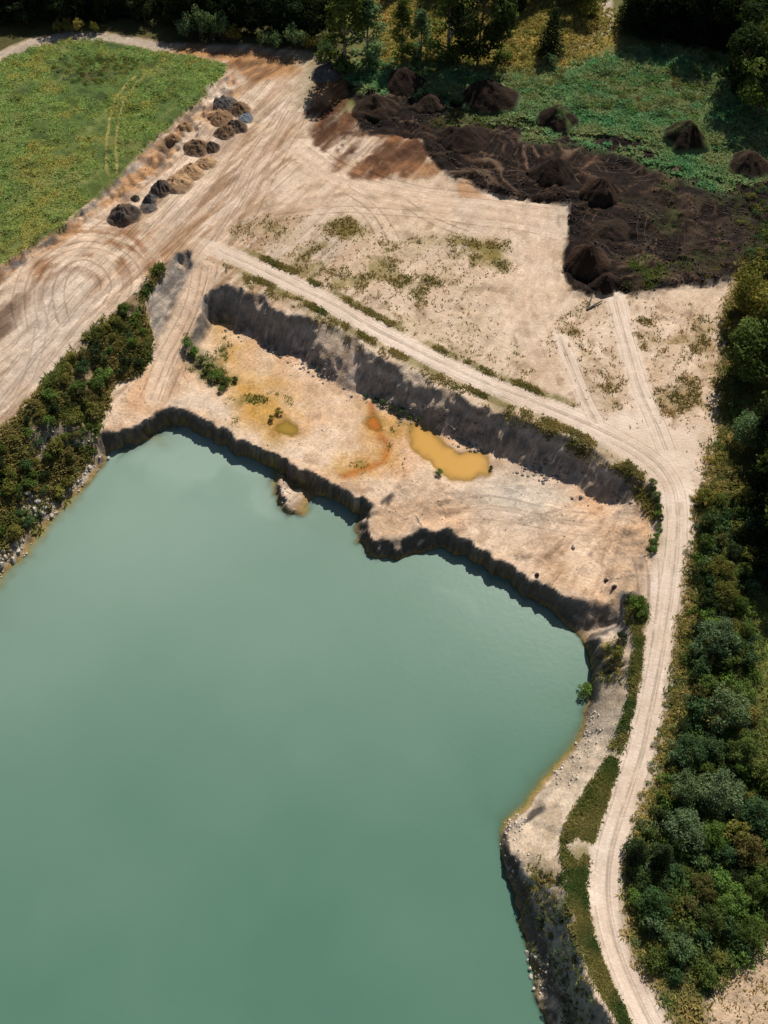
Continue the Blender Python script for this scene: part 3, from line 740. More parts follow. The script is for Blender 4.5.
# ------------------------------------------------------------------ mesh helpers
def mesh_np(name, verts, faces, mat, smooth=False):
    """verts (n,3), faces (m,k) with constant k"""
    me = bpy.data.meshes.new(name)
    verts = np.asarray(verts, np.float32); faces = np.asarray(faces, np.int32)
    k = faces.shape[1]
    me.vertices.add(len(verts)); me.vertices.foreach_set("co", verts.ravel())
    me.loops.add(faces.size); me.loops.foreach_set("vertex_index", faces.ravel())
    me.polygons.add(len(faces))
    me.polygons.foreach_set("loop_start", np.arange(0, faces.size, k, dtype=np.int32))
    me.polygons.foreach_set("loop_total", np.full(len(faces), k, np.int32))
    if smooth:
        me.polygons.foreach_set("use_smooth", np.ones(len(faces), bool))
    me.update(calc_edges=True)
    me.materials.append(mat)
    return me


def set_col(me, name, rgb):
    a = me.attributes.new(name, 'FLOAT_COLOR', 'POINT')
    c = np.ones((len(rgb), 4), np.float32); c[:, :3] = rgb
    a.data.foreach_set("color", c.ravel())


def set_f(me, name, v):
    a = me.attributes.new(name, 'FLOAT', 'POINT')
    a.data.foreach_set("value", np.asarray(v, np.float32))


def link(name, me, parent=None):
    o = bpy.data.objects.new(name, me)
    col.objects.link(o)
    o.parent = parent
    return o


def tag(o, label, cat=None, group=None, kind=None):
    if label: o["label"] = label
    if cat: o["category"] = cat
    if group: o["group"] = group
    if kind: o["kind"] = kind
    return o


# ------------------------------------------------------------------ the terrain, cut into named pieces of setting
cz = lambda F: 0.25 * (F[:-1, :-1] + F[1:, :-1] + F[:-1, 1:] + F[1:, 1:])
zone = np.zeros((NY - 1, NX - 1), int)
zm, zs, zx, zy = cz(Z), cz(SL), cz(X), cz(Y)
names = ["sandy_ground", "lake_bed", "quarry_floor", "cliff_face", "grass_field", "peat_ground", "dirt_road", "woodland_floor", "weedy_ground", "shore_bank", "grassy_bank", "gravel_path"]
labels = ["bare pale sand plateau scored with vehicle tracks", "drowned ochre lake bed along the shore", "pale sandy quarry floor below the long cliff", "steep grey clay faces around the quarry",
          "green meadow in the upper left corner", "black brown churned peat in the upper right", "pale dirt road curving from the junction along the right bank", "scrubby woodland floor on the right side and far north",
          "green weedy ground and ochre meadow behind the peat", "sandy shore bank between lake and road", "overgrown slope down to the lake on the left", "light gravel path at the top edge"]
zone[cz(m_right) > 0.5] = 7
zone[zy > 225] = 7
zone[(cz(m_green) > 0.5) | (cz(m_mead) > 0.5)] = 8
zone[cz(m_peat) > 0.5] = 5
zone[cz(m_field) > 0.5] = 4
zone[cz(m_pit) > 0.5] = 2
zone[cz(m_rightbank) > 0.5] = 9
zone[cz(m_bankveg) > 0.5] = 10
zone[(zs > 1.0) & (zm > 0) & (cz(m_field) < 0.5) & (cz(m_peat) < 0.5) & (zy < 200)] = 3
zone[(cz(m_road_all) > 0.5)] = 6
zone[(cz(m_path) > 0.5) | (cz(m_farpath) > 0.5)] = 11
zone[zm < 0.0] = 1
VI = np.arange(NX * NY).reshape(NY, NX)
QF = np.stack([VI[:-1, :-1], VI[:-1, 1:], VI[1:, 1:], VI[1:, :-1]], axis=-1)
PV = np.stack([X, Y, Z], -1).reshape(-1, 3)
STREAKY = np.clip(sandwork * (0.22 + 0.5 * leftyard) * (1 - m_road_all) + m_peat * 0.8 + m_brown * 0.6 + m_pit * 0.3, 0, 1)
SV = STREAKY.reshape(-1)
KV = np.clip(m_road_all * 0.7 + m_ramp * 0.5 + sandwork * 0.2, 0, 0.75).reshape(-1)
CV = C.reshape(-1, 3); GV = GRASSY.reshape(-1); NV = NRM.reshape(-1, 3)
for k, nm in enumerate(names):
    q = QF[zone == k]
    if len(q) == 0:
        continue
    u, inv = np.unique(q, return_inverse=True)
    me = mesh_np(nm, PV[u], inv.reshape(-1, 4), M_GROUND, True)
    set_col(me, "soil_colour", CV[u]); set_f(me, "grassy", GV[u]); set_f(me, "streaky", SV[u]); set_f(me, "compact", KV[u])
    me.normals_split_custom_set_from_vertices(NV[u].astype(np.float32))
    tag(link(nm, me), labels[k], kind="structure")

# lake
wm = (cz(Z) < 0.3) & (zy < 150) & (np.abs(zx) < 125) & (zy > -62)
q = QF[wm]
u, inv = np.unique(q, return_inverse=True)
wv = PV[u].copy(); wv[:, 2] = 0.0
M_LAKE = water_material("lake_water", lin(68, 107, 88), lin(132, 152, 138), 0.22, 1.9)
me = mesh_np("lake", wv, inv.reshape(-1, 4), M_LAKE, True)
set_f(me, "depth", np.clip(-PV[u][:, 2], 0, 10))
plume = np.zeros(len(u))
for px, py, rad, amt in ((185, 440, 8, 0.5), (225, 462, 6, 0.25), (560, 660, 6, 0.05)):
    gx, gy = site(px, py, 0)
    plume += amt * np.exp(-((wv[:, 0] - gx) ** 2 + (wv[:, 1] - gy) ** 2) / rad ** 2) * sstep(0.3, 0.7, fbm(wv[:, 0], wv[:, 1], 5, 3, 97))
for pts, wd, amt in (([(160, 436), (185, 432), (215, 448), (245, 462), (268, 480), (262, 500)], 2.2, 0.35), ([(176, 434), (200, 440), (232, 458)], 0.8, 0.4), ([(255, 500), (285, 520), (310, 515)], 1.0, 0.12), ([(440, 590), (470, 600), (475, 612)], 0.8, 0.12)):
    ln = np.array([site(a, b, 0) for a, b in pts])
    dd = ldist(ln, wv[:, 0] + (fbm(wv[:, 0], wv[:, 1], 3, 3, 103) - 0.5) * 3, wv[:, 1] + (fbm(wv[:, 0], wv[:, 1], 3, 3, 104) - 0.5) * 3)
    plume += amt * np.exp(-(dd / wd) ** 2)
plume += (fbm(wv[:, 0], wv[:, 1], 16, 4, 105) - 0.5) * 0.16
set_f(me, "sediment_sheen", sstep(25, 105, wv[:, 1] - 0.25 * wv[:, 0]) * 0.6 + plume)  # northward paling is sky reflection painted into the water colour; plume is real silt
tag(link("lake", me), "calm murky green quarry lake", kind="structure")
# ponds
PINFO = [("pond", "long ochre pond on the quarry floor under the cliff", (184, 138, 62), (200, 156, 84)), ("pond", "small olive yellow puddle on the quarry floor nearer the lake", (140, 112, 42), (164, 132, 60)),
         ("pond", "tiny rust orange pool left of the long ochre pond", (172, 98, 34), (190, 120, 50))]
for (w, d, lev), (nm, lb, c1, c2) in zip(PONDS, PINFO):
    Zw = Z[w]; sub = VI[w]
    m = (0.25 * (Zw[:-1, :-1] + Zw[1:, :-1] + Zw[:-1, 1:] + Zw[1:, 1:]) < lev + 0.06) & (d[:-1, :-1] < 1.2)
    q = np.stack([sub[:-1, :-1], sub[:-1, 1:], sub[1:, 1:], sub[1:, :-1]], -1)[m]
    u, inv = np.unique(q, return_inverse=True)
    v = PV[u].copy(); v[:, 2] = lev
    me = mesh_np(nm, v, inv.reshape(-1, 4), water_material(nm + "_water", lin(*c1), lin(*c2), 0.12, 9.0), True)
    set_f(me, "depth", np.clip(lev - PV[u][:, 2], 0, 3)); set_f(me, "sediment_sheen", np.full(len(u), 0.3))
    tag(link(nm, me), lb, kind="structure")


# ------------------------------------------------------------------ heaps of soil, gravel and peat
def gz(x, y):
    return float(sample(Z, x, y))


def heap(name, label, px, py, r, h, c1, c2, cat, group, aspect=1.0, rot=0.0, seed=0, sharp=1.0, cap=None):
    cx, cy = ground_point(px, py, h * 0.9)
    n, m_ = 56, 22
    A, T = np.meshgrid(np.linspace(0, 2 * np.pi, n, endpoint=False), np.linspace(0, 1, m_ + 1)[1:])
    wob = 1 + 0.6 * (fbm(np.cos(A) * 2 + seed * 7, np.sin(A) * 2, 1.2, 3, seed) - 0.5)
    h = h * (1.14 if 'peat' in name else 1.15); r = r * (0.88 if 'peat' in name else 1.0)
    rx = r * T * wob * 1.12
    lx = rx * np.cos(A) * aspect; ly = rx * np.sin(A)
    wx_ = cx + lx * math.cos(rot) - ly * math.sin(rot); wy_ = cy + lx * math.sin(rot) + ly * math.cos(rot)
    # several tipped loads run together: the highest of a few cones
    rr_ = np.random.default_rng(seed)
    prof = np.clip(1 - T * 1.02, 0, 1) ** sharp
    for q in range(0 if 'peat' in name else 5):
        a_ = rr_.uniform(0, 6.28); e_ = rr_.uniform(0.25, 0.62) * r; hq = rr_.uniform(0.45, 0.85)
        dq = np.hypot(lx / max(aspect, 1e-6) - e_ * math.cos(a_), ly - e_ * math.sin(a_)) / r
        prof = np.maximum(prof, (hq - dq * 1.05) * sstep(1.0, 0.75, T))
    prof = np.clip(prof, 0, None) * (1 - 0.08 * np.exp(-(T / 0.1) ** 2))
    rill = (fbm(A * 9 / 6.28 * 3.2, T * 2, 1.0, 4, seed + 5) - 0.5) * (0.1 if 'peat' in name else 0.26) * T * (1 - T) * 4
    lump = (fbm(wx_, wy_, 0.8, 4, seed + 9, 0.75) - 0.5) * ((0.2 + 0.09 * h) if 'peat' in name else (0.4 + 0.28 * h))
    g = sample(Z, wx_, wy_)
    g0 = gz(cx, cy)
    zz = np.maximum(g, g * 0.5 + 0.5 * g0) * 0 + g * T + g0 * (1 - T)
    zz = zz + h * (prof + rill) + lump * (1 - T ** 4) - 0.14 * sstep(0.9, 1.0, T)
    top = np.array([[cx, cy, g0 + h * 0.9]])
    V = np.vstack([np.stack([wx_, wy_, zz], -1).reshape(-1, 3), top])
    F = []
    for j in range(m_ - 1):
        for i in range(n):
            a = j * n + i; b = j * n + (i + 1) % n
            F.append((a, a + n, b + n, b))
    ti = len(V) - 1
    me = bpy.data.meshes.new(name)
    off = np.array([cx, cy, g0])
    me.from_pydata((V - off).tolist(), [], F + [(ti, i, (i + 1) % n) for i in range(n)])
    me.materials.append(M_GROUND)
    me.polygons.foreach_set("use_smooth", np.ones(len(me.polygons), bool))
    t = fbm(V[:, 0], V[:, 1], 1.6, 3, seed + 3)[:, None]
    cc = lin(*c1) * (1 - t) + lin(*c2) * t
    if cap is not None:
        cm = sstep(0.42, 0.6, fbm(V[:, 0], V[:, 1], 2.2, 3, seed + 4))[:, None] * 0.9
        cc = cc * (1 - cm) + lin(*cap) * cm
    # fade into the soil it lies on
    ring_t = np.append(T.reshape(-1), 0)[:, None]
    k = sstep(0.8, 1.0, ring_t)
    base = np.stack([sample(C[..., i], V[:, 0], V[:, 1]) for i in range(3)], -1)
    set_col(me, "soil_colour", cc * (1 - k) + base * k)
    set_f(me, "grassy", np.full(len(V), 1.0)); set_f(me, "streaky", np.full(len(V), 0.5))
    o = link(name, me)
    o.location = off
    tag(o, label, cat, group)
    return o


GR1, GR2 = (84, 82, 82), (116, 106, 98)
TN1, TN2 = (170, 134, 98), (190, 156, 120)
BR1, BR2 = (112, 90, 70), (140, 112, 86)
PK1, PK2 = (34, 27, 23), (64, 48, 38)
G1, G2 = "gravel and soil heaps along the meadow edge", "peat heaps in the upper right"
H = [("gravel_heap", "largest lone dark gravel cone beside the haul road, lowest along the meadow edge", 122, 207, 2.9, 2.3, GR1, BR1, "heap", G1),
     ("gravel_heap", "small grey gravel cone right above the largest dark cone", 149, 195, 1.5, 1.3, GR1, GR2, "heap", G1),
     ("gravel_heap", "low flat grey gravel patch beside the largest dark cone", 148, 206, 1.7, 0.5, GR1, GR2, "heap", G1),
     ("gravel_heap", "tiny dark heap just left of the small grey cone", 135, 196, 0.9, 0.8, GR1, BR1, "heap", G1),
     ("gravel_heap", "dark gravel cone leaning against a tan sand heap", 160, 182, 2.2, 2.0, GR1, BR1, "heap", G1),
     ("sand_heap", "broad tan sand heap right of the dark gravel cone", 176, 178, 2.9, 1.6, TN1, TN2, "heap", G1),
     ("sand_heap", "tan sand hump on the meadow edge bank, left of the middle heaps", 190, 168, 2.6, 1.3, TN1, TN2, "heap", G1),
     ("sand_heap", "low tan hump touching the haul road, middle of the row", 206, 160, 2.2, 1.0, TN1, TN2, "heap", G1),
     ("soil_heap", "brown soil heap next to the small black one, middle of the row", 196, 142, 2.6, 1.8, BR1, BR2, "heap", G1),
     ("gravel_heap", "small nearly black heap at the haul road, middle of the row", 211, 143, 1.6, 1.3, (76, 70, 66), BR1, "heap", G1),
     ("soil_heap", "grey brown heap below the dark pair in the upper group", 225, 127, 2.2, 1.5, BR1, BR2, "heap", G1),
     ("gravel_heap", "dark heap beside the slate coloured patch in the upper group", 236, 121, 2.1, 1.6, (92, 84, 76), BR1, "heap", G1),
     ("gravel_heap", "flat slate blue gravel patch, right end of the upper group", 246, 116, 1.7, 0.6, (104, 112, 120), (124, 130, 136), "heap", G1),
     ("soil_heap", "brown heap at the centre of the upper group", 238, 104, 2.3, 1.6, BR1, BR2, "heap", G1),
     ("soil_heap", "tan brown heap on the left of the upper group", 219, 112, 2.5, 1.6, BR2, TN1, "heap", G1),
     ("gravel_heap", "long bluish grey heap, uppermost beside the meadow corner", 224, 98, 2.6, 1.7, GR1, GR2, "heap", G1),
     ("soil_heap", "small brown hump on the meadow bank left of the middle heaps", 185, 123, 1.6, 1.0, BR2, TN1, "heap", G1),
     ("soil_heap", "small brown hump on the meadow bank below the middle heaps", 172, 135, 1.7, 0.9, BR2, TN1, "heap", G1),
     ("gravel_heap", "bluish grey heap at the tree shade, left end of the brown soil", 327, 66, 3.4, 2.0, GR1, GR2, "heap", None),
     ("peat_heap", "largest peat heap, rounded, at the edge of the tree shadows", 490, 84, 6.2, 4.4, PK1, PK2, "heap", G2, 1.0, 0, 0.8, None),
     ("peat_heap", "peat heap with weedy green top, right of the largest heap", 559, 108, 4.6, 3.4, PK1, PK2, "heap", G2, 1, 0, 0.9, (84, 100, 58)),
     ("peat_heap", "steep peat heap with a green grown rim near the right trees", 691, 124, 4.7, 4.2, PK1, PK2, "heap", G2, 1, 0, 0.8, (92, 104, 52)),
     ("peat_heap", "brown peat heap at the right edge under the trees", 753, 154, 4.4, 3.2, PK1, (80, 64, 50), "heap", G2, 1, 0, 0.9, None),
     ("peat_heap", "peat heap above the corner of the pale sand", 556, 160, 4.8, 3.2, PK1, PK2, "heap", G2, 1, 0, 1.0, None),
     ("peat_heap", "sharp peat cone right of the corner of the pale sand", 604, 180, 4.2, 3.4, PK1, (84, 64, 50), "heap", G2, 1, 0, 1.0, None),
     ("peat_heap", "tall peat cone at the upper end of the straight tracks", 590, 248, 4.6, 4.0, PK1, (84, 64, 50), "heap", G2, 1, 0, 1.0, None),
     ("peat_heap", "small black peat heap at the end of the straight track", 607, 276, 2.6, 2.0, PK1, PK2, "heap", G2, 1, 0, 1.0, None),
     ("peat_heap", "ridged peat heap over the brown soil, left end", 375, 96, 4.4, 3.0, PK1, (84, 66, 52), "heap", G2, 1.2, -0.3, 1.0, None),
     ("peat_heap", "dark peat heap in the tree shade, top left of the peat", 404, 70, 4.8, 3.2, PK1, PK2, "heap", G2, 1, 0, 1.0, None),
     ("peat_heap", "low peat heap between the ridged heap and the largest heap", 430, 96, 3.6, 2.0, PK1, (90, 72, 56), "heap", G2, 1.2, 0.3, 1.0, None),
     ("peat_heap", "wide peat heap left of centre above the tan sand bite", 466, 130, 5.0, 3.0, PK1, PK2, "heap", G2, 1.2, 0.2, 0.9, None),
     ("peat_heap", "low dark peat mound overlapping the wide heap on its left", 452, 128, 3.4, 2.2, PK1, PK2, "heap", G2, 1, 0, 1.0, None),
     ("peat_heap", "low peat ridge just above the tall cone by the tracks", 606, 226, 3.4, 1.5, PK1, (70, 56, 45), "heap", G2, 1.6, 0.3, 1.0, None)]
for i, h in enumerate(H):
    a = list(h[10:]) if len(h) > 10 else []
    kw = {}
    if a:
        kw = dict(aspect=a[0], rot=a[1], sharp=a[2], cap=a[3])
    heap(*h[:10], seed=100 + i * 13, **kw)


# ------------------------------------------------------------------ foliage prototypes
def leaf_cloud(centers, radii, per, size, flat=0.75, seed=0, up=0.35):
    """small diamond leaves packed over clumps -> verts, faces, tint"""
    r = np.random.default_rng(seed)
    V, F, T = [], [], []
    for c, rad in zip(centers, radii):
        n = max(6, int(per * (rad / np.mean(radii)) ** 2))
        d = r.normal(size=(n, 3)); d /= np.linalg.norm(d, axis=1, keepdims=True)
        rr = r.uniform(0.55, 1.05, (n, 1))
        pos = c + d * rr * np.array([rad, rad, rad * flat])
        nrm = d * 0.8 + r.normal(size=(n, 3)) * 0.6 + np.array([0, 0, up])
        nrm /= np.linalg.norm(nrm, axis=1, keepdims=True)
        a = np.cross(nrm, r.normal(size=(n, 3))); a /= np.linalg.norm(a, axis=1, keepdims=True)
        b = np.cross(nrm, a)
        s = size * r.uniform(0.6, 1.35, (n, 1))
        q = np.stack([pos - a * s, pos + b * s * 0.55, pos + a * s, pos - b * s * 0.55], 1)
        base = len(V) * 0 + sum(len(v) for v in V)
        V.append(q.reshape(-1, 3))
        F.append(base + np.arange(n * 4).reshape(n, 4))
        clump = r.uniform(0.75, 1.2)
        t = clump * r.uniform(0.75, 1.25, (n, 1)) * np.array([1, 1, 1]) + r.normal(size=(n, 3)) * 0.05
        T.append(np.repeat(t, 4, 0))
    return np.vstack(V), np.vstack(F), np.clip(np.vstack(T), 0.2, 2)


def leaf_mesh(name, cl, mat):
    V, F, T = cl
    me = mesh_np(name, V, F, mat)
    set_col(me, "leaf_tint", T)
    return me


def tube(V, F, pts, rads, n=6):
    base0 = len(V)
    for i, (p_, r_) in enumerate(zip(pts, rads)):
        p_ = Vector(p_)
        t = (Vector(pts[min(i + 1, len(pts) - 1)]) - Vector(pts[max(i - 1, 0)])).normalized()
        a = t.orthogonal().normalized(); b = t.cross(a)
        for k in range(n):
            an = 2 * math.pi * k / n
            V.append(p_ + (a * math.cos(an) + b * math.sin(an)) * r_)
    for i in range(len(pts) - 1):
        for k in range(n):
            F.append((base0 + i * n + k, base0 + i * n + (k + 1) % n, base0 + (i + 1) * n + (k + 1) % n, base0 + (i + 1) * n + k))


def tree_proto(kind, seed):
    """unit: metres, nominal height 10 (tree) -> (trunk mesh, crown mesh)"""
    r = np.random.default_rng(seed)
    cs, rs = [], []
    V, F = [], []
    if kind == 'broad':
        hgt, wid = 10.0, 3.3
        n = 34
        for k in range(n):
            t = r.uniform(0.14, 1.0)
            w_ = wid * (math.sin(math.pi * min(1, (t - 0.12) / 0.95)) ** 0.7)
            an = r.uniform(0, 2 * math.pi); q = math.sqrt(r.uniform(0.1, 1)) * w_ * 0.85
            cs.append((q * math.cos(an), q * math.sin(an), t * hgt * 0.93)); rs.append(r.uniform(0.75, 1.35))
        per, sz, lean = 105, 0.21, 0.3
    elif kind == 'birch':
        hgt, wid = 10.0, 1.9
        for k in range(46):
            t = r.uniform(0.04, 1.0)
            w_ = wid * (1 - t) ** 0.5 * min(1, (t + 0.12) * 3)
            an = r.uniform(0, 2 * math.pi); q = math.sqrt(r.uniform(0.1, 1)) * w_
            cs.append((q * math.cos(an), q * math.sin(an), t * hgt * 0.96)); rs.append(r.uniform(0.45, 0.85))
        per, sz, lean = 80, 0.16, 0.3
    elif kind == 'spruce':
        hgt, wid = 10.0, 2.2
        for lv in range(13):
            t = 0.08 + 0.9 * lv / 13
            w_ = wid * (1 - t) + 0.12
            m_ = max(3, int(9 * (1 - t)) + 2)
            for k in range(m_):
                an = 2 * math.pi * (k + r.uniform(-0.3, 0.3)) / m_
                for q in (0.45, 0.85):
                    cs.append((q * w_ * math.cos(an), q * w_ * math.sin(an), t * hgt - q * 0.35)); rs.append(0.34 + 0.2 * (1 - t))
        per, sz, lean = 22, 0.15, 0.05
    else:   # round crowned willow, low branched
        hgt, wid = 10.0, 5.2
        for k in range(46):
            d = r.normal(size=3); d /= np.linalg.norm(d); d[2] = abs(d[2]) * 1.0 - 0.15
            q = r.uniform(0.55, 1.0)
            cs.append((d[0] * wid * q, d[1] * wid * q, 3.2 + d[2] * 5.6 * q)); rs.append(r.uniform(1.0, 1.9))
        per, sz, lean = 95, 0.27, 0.3
    cs = np.array(cs); rs = np.array(rs)
    cl = leaf_cloud(cs, rs, per, sz, 0.75, seed + 1)
    bend = [(r.uniform(-lean, lean) * z_ * 0.12, r.uniform(-lean, lean) * z_ * 0.12, z_) for z_ in (-0.6, 1.2, 3.2, 5.6, 8.0, 9.3)]
    tube(V, F, bend, [0.16, 0.12, 0.1, 0.07, 0.04, 0.012], 7)
    order = np.argsort(cs[:, 2])
    for k in order[:: max(1, len(order) // 14)]:
        c = cs[k]
        if kind == 'spruce' and c[2] < 1: continue
        z0 = max(0.6, c[2] - 1.4 - 0.3 * math.hypot(c[0], c[1]))
        tube(V, F, [(0, 0, z0), (c[0] * 0.5, c[1] * 0.5, z0 + (c[2] - z0) * 0.6), tuple(c)], [0.075, 0.05, 0.015], 5)
    tm = bpy.data.meshes.new(kind + "_trunk")
    tm.from_pydata([tuple(v) for v in V], [], F)
    tm.materials.append(M_BIRCH if kind == 'birch' else M_BARK)
    return tm, leaf_mesh(kind + "_crown", cl, M_LEAF)


def shrub_proto(seed, kind='round'):
    """about 2 m across, 1.5 m tall, stems and leaves in one mesh"""
    r = np.random.default_rng(seed)
    n = 16
    cs, rs = [], []
    for k in range(n):
        an = r.uniform(0, 2 * math.pi); q = math.sqrt(r.uniform(0, 1)) * 0.78
        hh = (0.5 + 0.75 * (1 - q * q)) * r.uniform(0.7, 1.1)
        if kind == 'wild':
            hh *= 0.6
        cs.append((q * math.cos(an), q * math.sin(an), hh)); rs.append(r.uniform(0.24, 0.44))
    V, F, T = leaf_cloud(np.array(cs), np.array(rs), 62 if kind == 'round' else 46, 0.085 if kind == 'round' else 0.1, 0.85, seed + 1)
    sv, sf = [], []
    for c in cs[::3]:
        tube(sv, sf, [(c[0] * 0.15, c[1] * 0.15, -0.25), (c[0] * 0.6, c[1] * 0.6, c[2] * 0.6), c], [0.03, 0.022, 0.008], 4)
    sv = np.array([tuple(v) for v in sv]); sf = np.array(sf) + len(V)
    me = mesh_np("shrub", np.vstack([V, sv]), np.vstack([F, sf]), M_LEAF)
    me.materials.append(M_BARK)
    mi = np.zeros(len(F) + len(sf), np.int32); mi[len(F):] = 1
    me.polygons.foreach_set("material_index", mi)
    set_col(me, "leaf_tint", np.vstack([T, np.ones((len(sv), 3))]))
    return me


PT = {k: [tree_proto(k, s + 11 * i) for i in range(n)] for k, s, n in (('broad', 300, 4), ('birch', 400, 4), ('spruce', 500, 2), ('willow', 600, 4))}
PS = [shrub_proto(700 + 9 * i) for i in range(5)]
PW = [shrub_proto(800 + 9 * i, 'wild') for i in range(4)]
TREE_NAME = {'broad': 'broadleaf_tree', 'birch': 'birch_tree', 'spruce': 'spruce_tree', 'willow': 'willow_tree'}
GREENS = {'dark': (54, 66, 40), 'black': (40, 50, 32), 'mid': (90, 106, 54), 'grey': (106, 126, 88), 'olive': (122, 120, 62), 'yellow': (164, 146, 82), 'brown': (104, 100, 58), 'bright': (100, 126, 62), 'deep': (78, 102, 64)}


def tint(name, j=0.12):
    c = lin(*GREENS[name]) * random.uniform(1 - j, 1 + j)
    return (float(c[0] * random.uniform(0.92, 1.08)), float(c[1]), float(c[2] * random.uniform(0.9, 1.1)), 1)


def tree(kind, x, y, h, label, group=None, hue='mid', fat=1.0):
    tm, cm = random.choice(PT[kind])
    e = bpy.data.objects.new(TREE_NAME[kind], None)
    col.objects.link(e)
    e.empty_display_size = 0.3
    e.location = (x, y, gz(x, y) - 0.05)
    e.rotation_euler = (random.uniform(-0.04, 0.04), random.uniform(-0.04, 0.04), random.uniform(0, 6.28))
    s = h / 10.0
    e.scale = (s * fat, s * fat, s)
    tag(e, label, "tree", group)
    link("trunk", tm, e)
    link("crown", cm, e).color = tint(hue)
    return e


def shrub(x, y, w, label, group=None, hue='mid', wild=False, hs=None, name="shrub"):
    o = link(name, random.choice(PW if wild else PS))
    o.location = (x, y, gz(x, y) - 0.03)
    o.rotation_euler = (0, 0, random.uniform(0, 6.28))
    k = w / 2.0
    o.scale = (k * random.uniform(0.85, 1.15), k * random.uniform(0.85, 1.15), k * (hs if hs else random.uniform(0.8, 1.2)))
    o.color = tint(hue)
    return tag(o, label, "shrub", group)


def at_crown(px, py, hc):
    return ground_point(px, py, hc)


# ---- named trees and bushes of the right-hand wood (photo position of the crown, spread in px)
WOOD = [("willow", 752, 425, 21, 'grey', "rounded grey green willow standing clear at the right edge, above the road bend", "rounded willow at the right edge"),
        ("willow", 722, 634, 23, 'grey', "wide grey green willow halfway down the right wood, beside the black shade", "wide grey green willow"),
        ("willow", 701, 646, 12, 'grey', "small grey willow tucked left of the wide grey green one", "small grey willow"),
        ("willow", 729, 590, 15, 'olive', "olive green bushy tree above the wide grey green willow", "olive bushy tree"),
        ("willow", 724, 566, 14, 'olive', "small olive tree at the top of the bushy group beside the shade", "small olive tree by the shade"),
        ("willow", 731, 703, 25, 'grey', "large leafy willow left of the narrow meadow clearing", "large leafy willow by the clearing"),
        ("willow", 695, 747, 19, 'deep', "deep green willow close to the road, level with the sandy bank", "deep green road willow"),
        ("willow", 692, 783, 18, 'grey', "pale round willow, left of a matching pair low on the right", "left willow of the pale pair"),
        ("willow", 726, 787, 22, 'grey', "pale round willow, right of a matching pair low on the right", "right willow of the pale pair"),
        ("willow", 748, 748, 18, 'mid', "mid green tree below the narrow meadow clearing", "tree below the clearing"),
        ("willow", 690, 825, 21, 'grey', "grey green willow below the matching pair", "willow below the pale pair"),
        ("willow", 718, 832, 15, 'bright', "bright green bush tree inside the lower wood", "bright bush tree"),
        ("spruce", 640, 846, 13, 'dark', "small dark conifer touching the road edge, left of its twin", "left conifer by the road"),
        ("spruce", 666, 850, 13, 'dark', "small dark conifer, right of its twin by the road", "right conifer by the road"),
        ("willow", 658, 900, 18, 'deep', "deep green tree at the road, lower left of the wood", "deep green tree at the lower road"),
        ("willow", 682, 944, 15, 'grey', "lowest grey green tree of the wood, over the black shade", "lowest tree of the wood"),
        ("willow", 716, 917, 14, 'mid', "mid green tree near the lower end of the wood", "tree near the lower end of the wood"),
        ("willow", 736, 899, 17, 'bright', "bright green tree right of the rusty tree", "bright tree right of the rusty one"),
        ("willow", 752, 930, 15, 'mid', "mid green tree above the sand patch in the lower right corner", "tree above the corner sand patch"),
        ("willow", 753, 846, 17, 'brown', "brownish olive tree at the right edge of the lower wood", "brownish tree at the edge"),
        ("willow", 708, 885, 14, 'brown', "rusty brown tree in the middle of the lower wood", "rusty brown tree"),
        ("willow", 765, 880, 17, 'mid', "mid green tree cut by the right edge, lower wood", "edge tree of the lower wood"),
        ("willow", 762, 810, 18, 'deep', "deep green tree cut by the right edge, beside the round pair", "edge tree beside the pale pair"),
        ("willow", 714, 745, 15, 'deep', "deep green tree between the road willow and the clearing", "tree between road and clearing")]
MARKS = []
taken = []
for kind, px, py, rp, hue, lb, short in WOOD:
    hgt = {'willow': 0.34, 'spruce': 0.5}[kind] * rp * 0.9
    x, y = at_crown(px, py, hgt * 0.55)
    sc = 960.0 / math.hypot(x, y, CAM_H - 8)
    rad = rp / sc
    MARKS.append((px, py, short)); taken.append((x, y, rad))
    if kind == 'willow':
        h = max(2.6, rad * 1.75)
        tree('willow', x, y, h, lb, "trees of the right hand wood", hue, rad / (h / 10 * 6.0))
    else:
        tree('spruce', x, y, 5.2, lb, "trees of the right hand wood", hue, rad / (0.52 * 2.2))

ORD = ["first", "second", "third", "fourth", "fifth", "sixth", "seventh", "eighth", "ninth", "tenth", "eleventh", "twelfth", "thirteenth", "fourteenth", "fifteenth", "sixteenth", "seventeenth", "eighteenth", "nineteenth", "twentieth", "twenty-first", "twenty-second", "twenty-third", "twenty-fourth"]
# tall trees at the right margin that throw the black shade, from the top down
TALL = sorted([(768, 372, 14, 'broad', 'mid', 1.2), (742, 376, 12, 'broad', 'mid', 1.25), (764, 345, 14, 'broad', 'olive', 1.2), (748, 312, 11, 'broad', 'olive', 1.2), (782, 425, 16, 'broad', 'mid', 1.1), (776, 455, 15, 'broad', 'dark', 1.1), (782, 490, 16, 'broad', 'mid', 1.1), (774, 520, 14, 'spruce', 'dark', 1.4), (788, 545, 16, 'broad', 'mid', 1.1),
               (772, 275, 12, 'broad', 'mid', 1.2), (776, 572, 13, 'spruce', 'dark', 1.4), (764, 488, 11, 'spruce', 'dark', 1.5), (766, 540, 11, 'spruce', 'dark', 1.5)], key=lambda t: t[1])
for i, (px, py, h, k, hue, fat) in enumerate(TALL):
    x, y = ground_point(px, py)
    tree(k, x, y, h, ORD[i] + " tall tree from the top in the row crowding the right edge", "tall trees on the right edge", hue, fat)


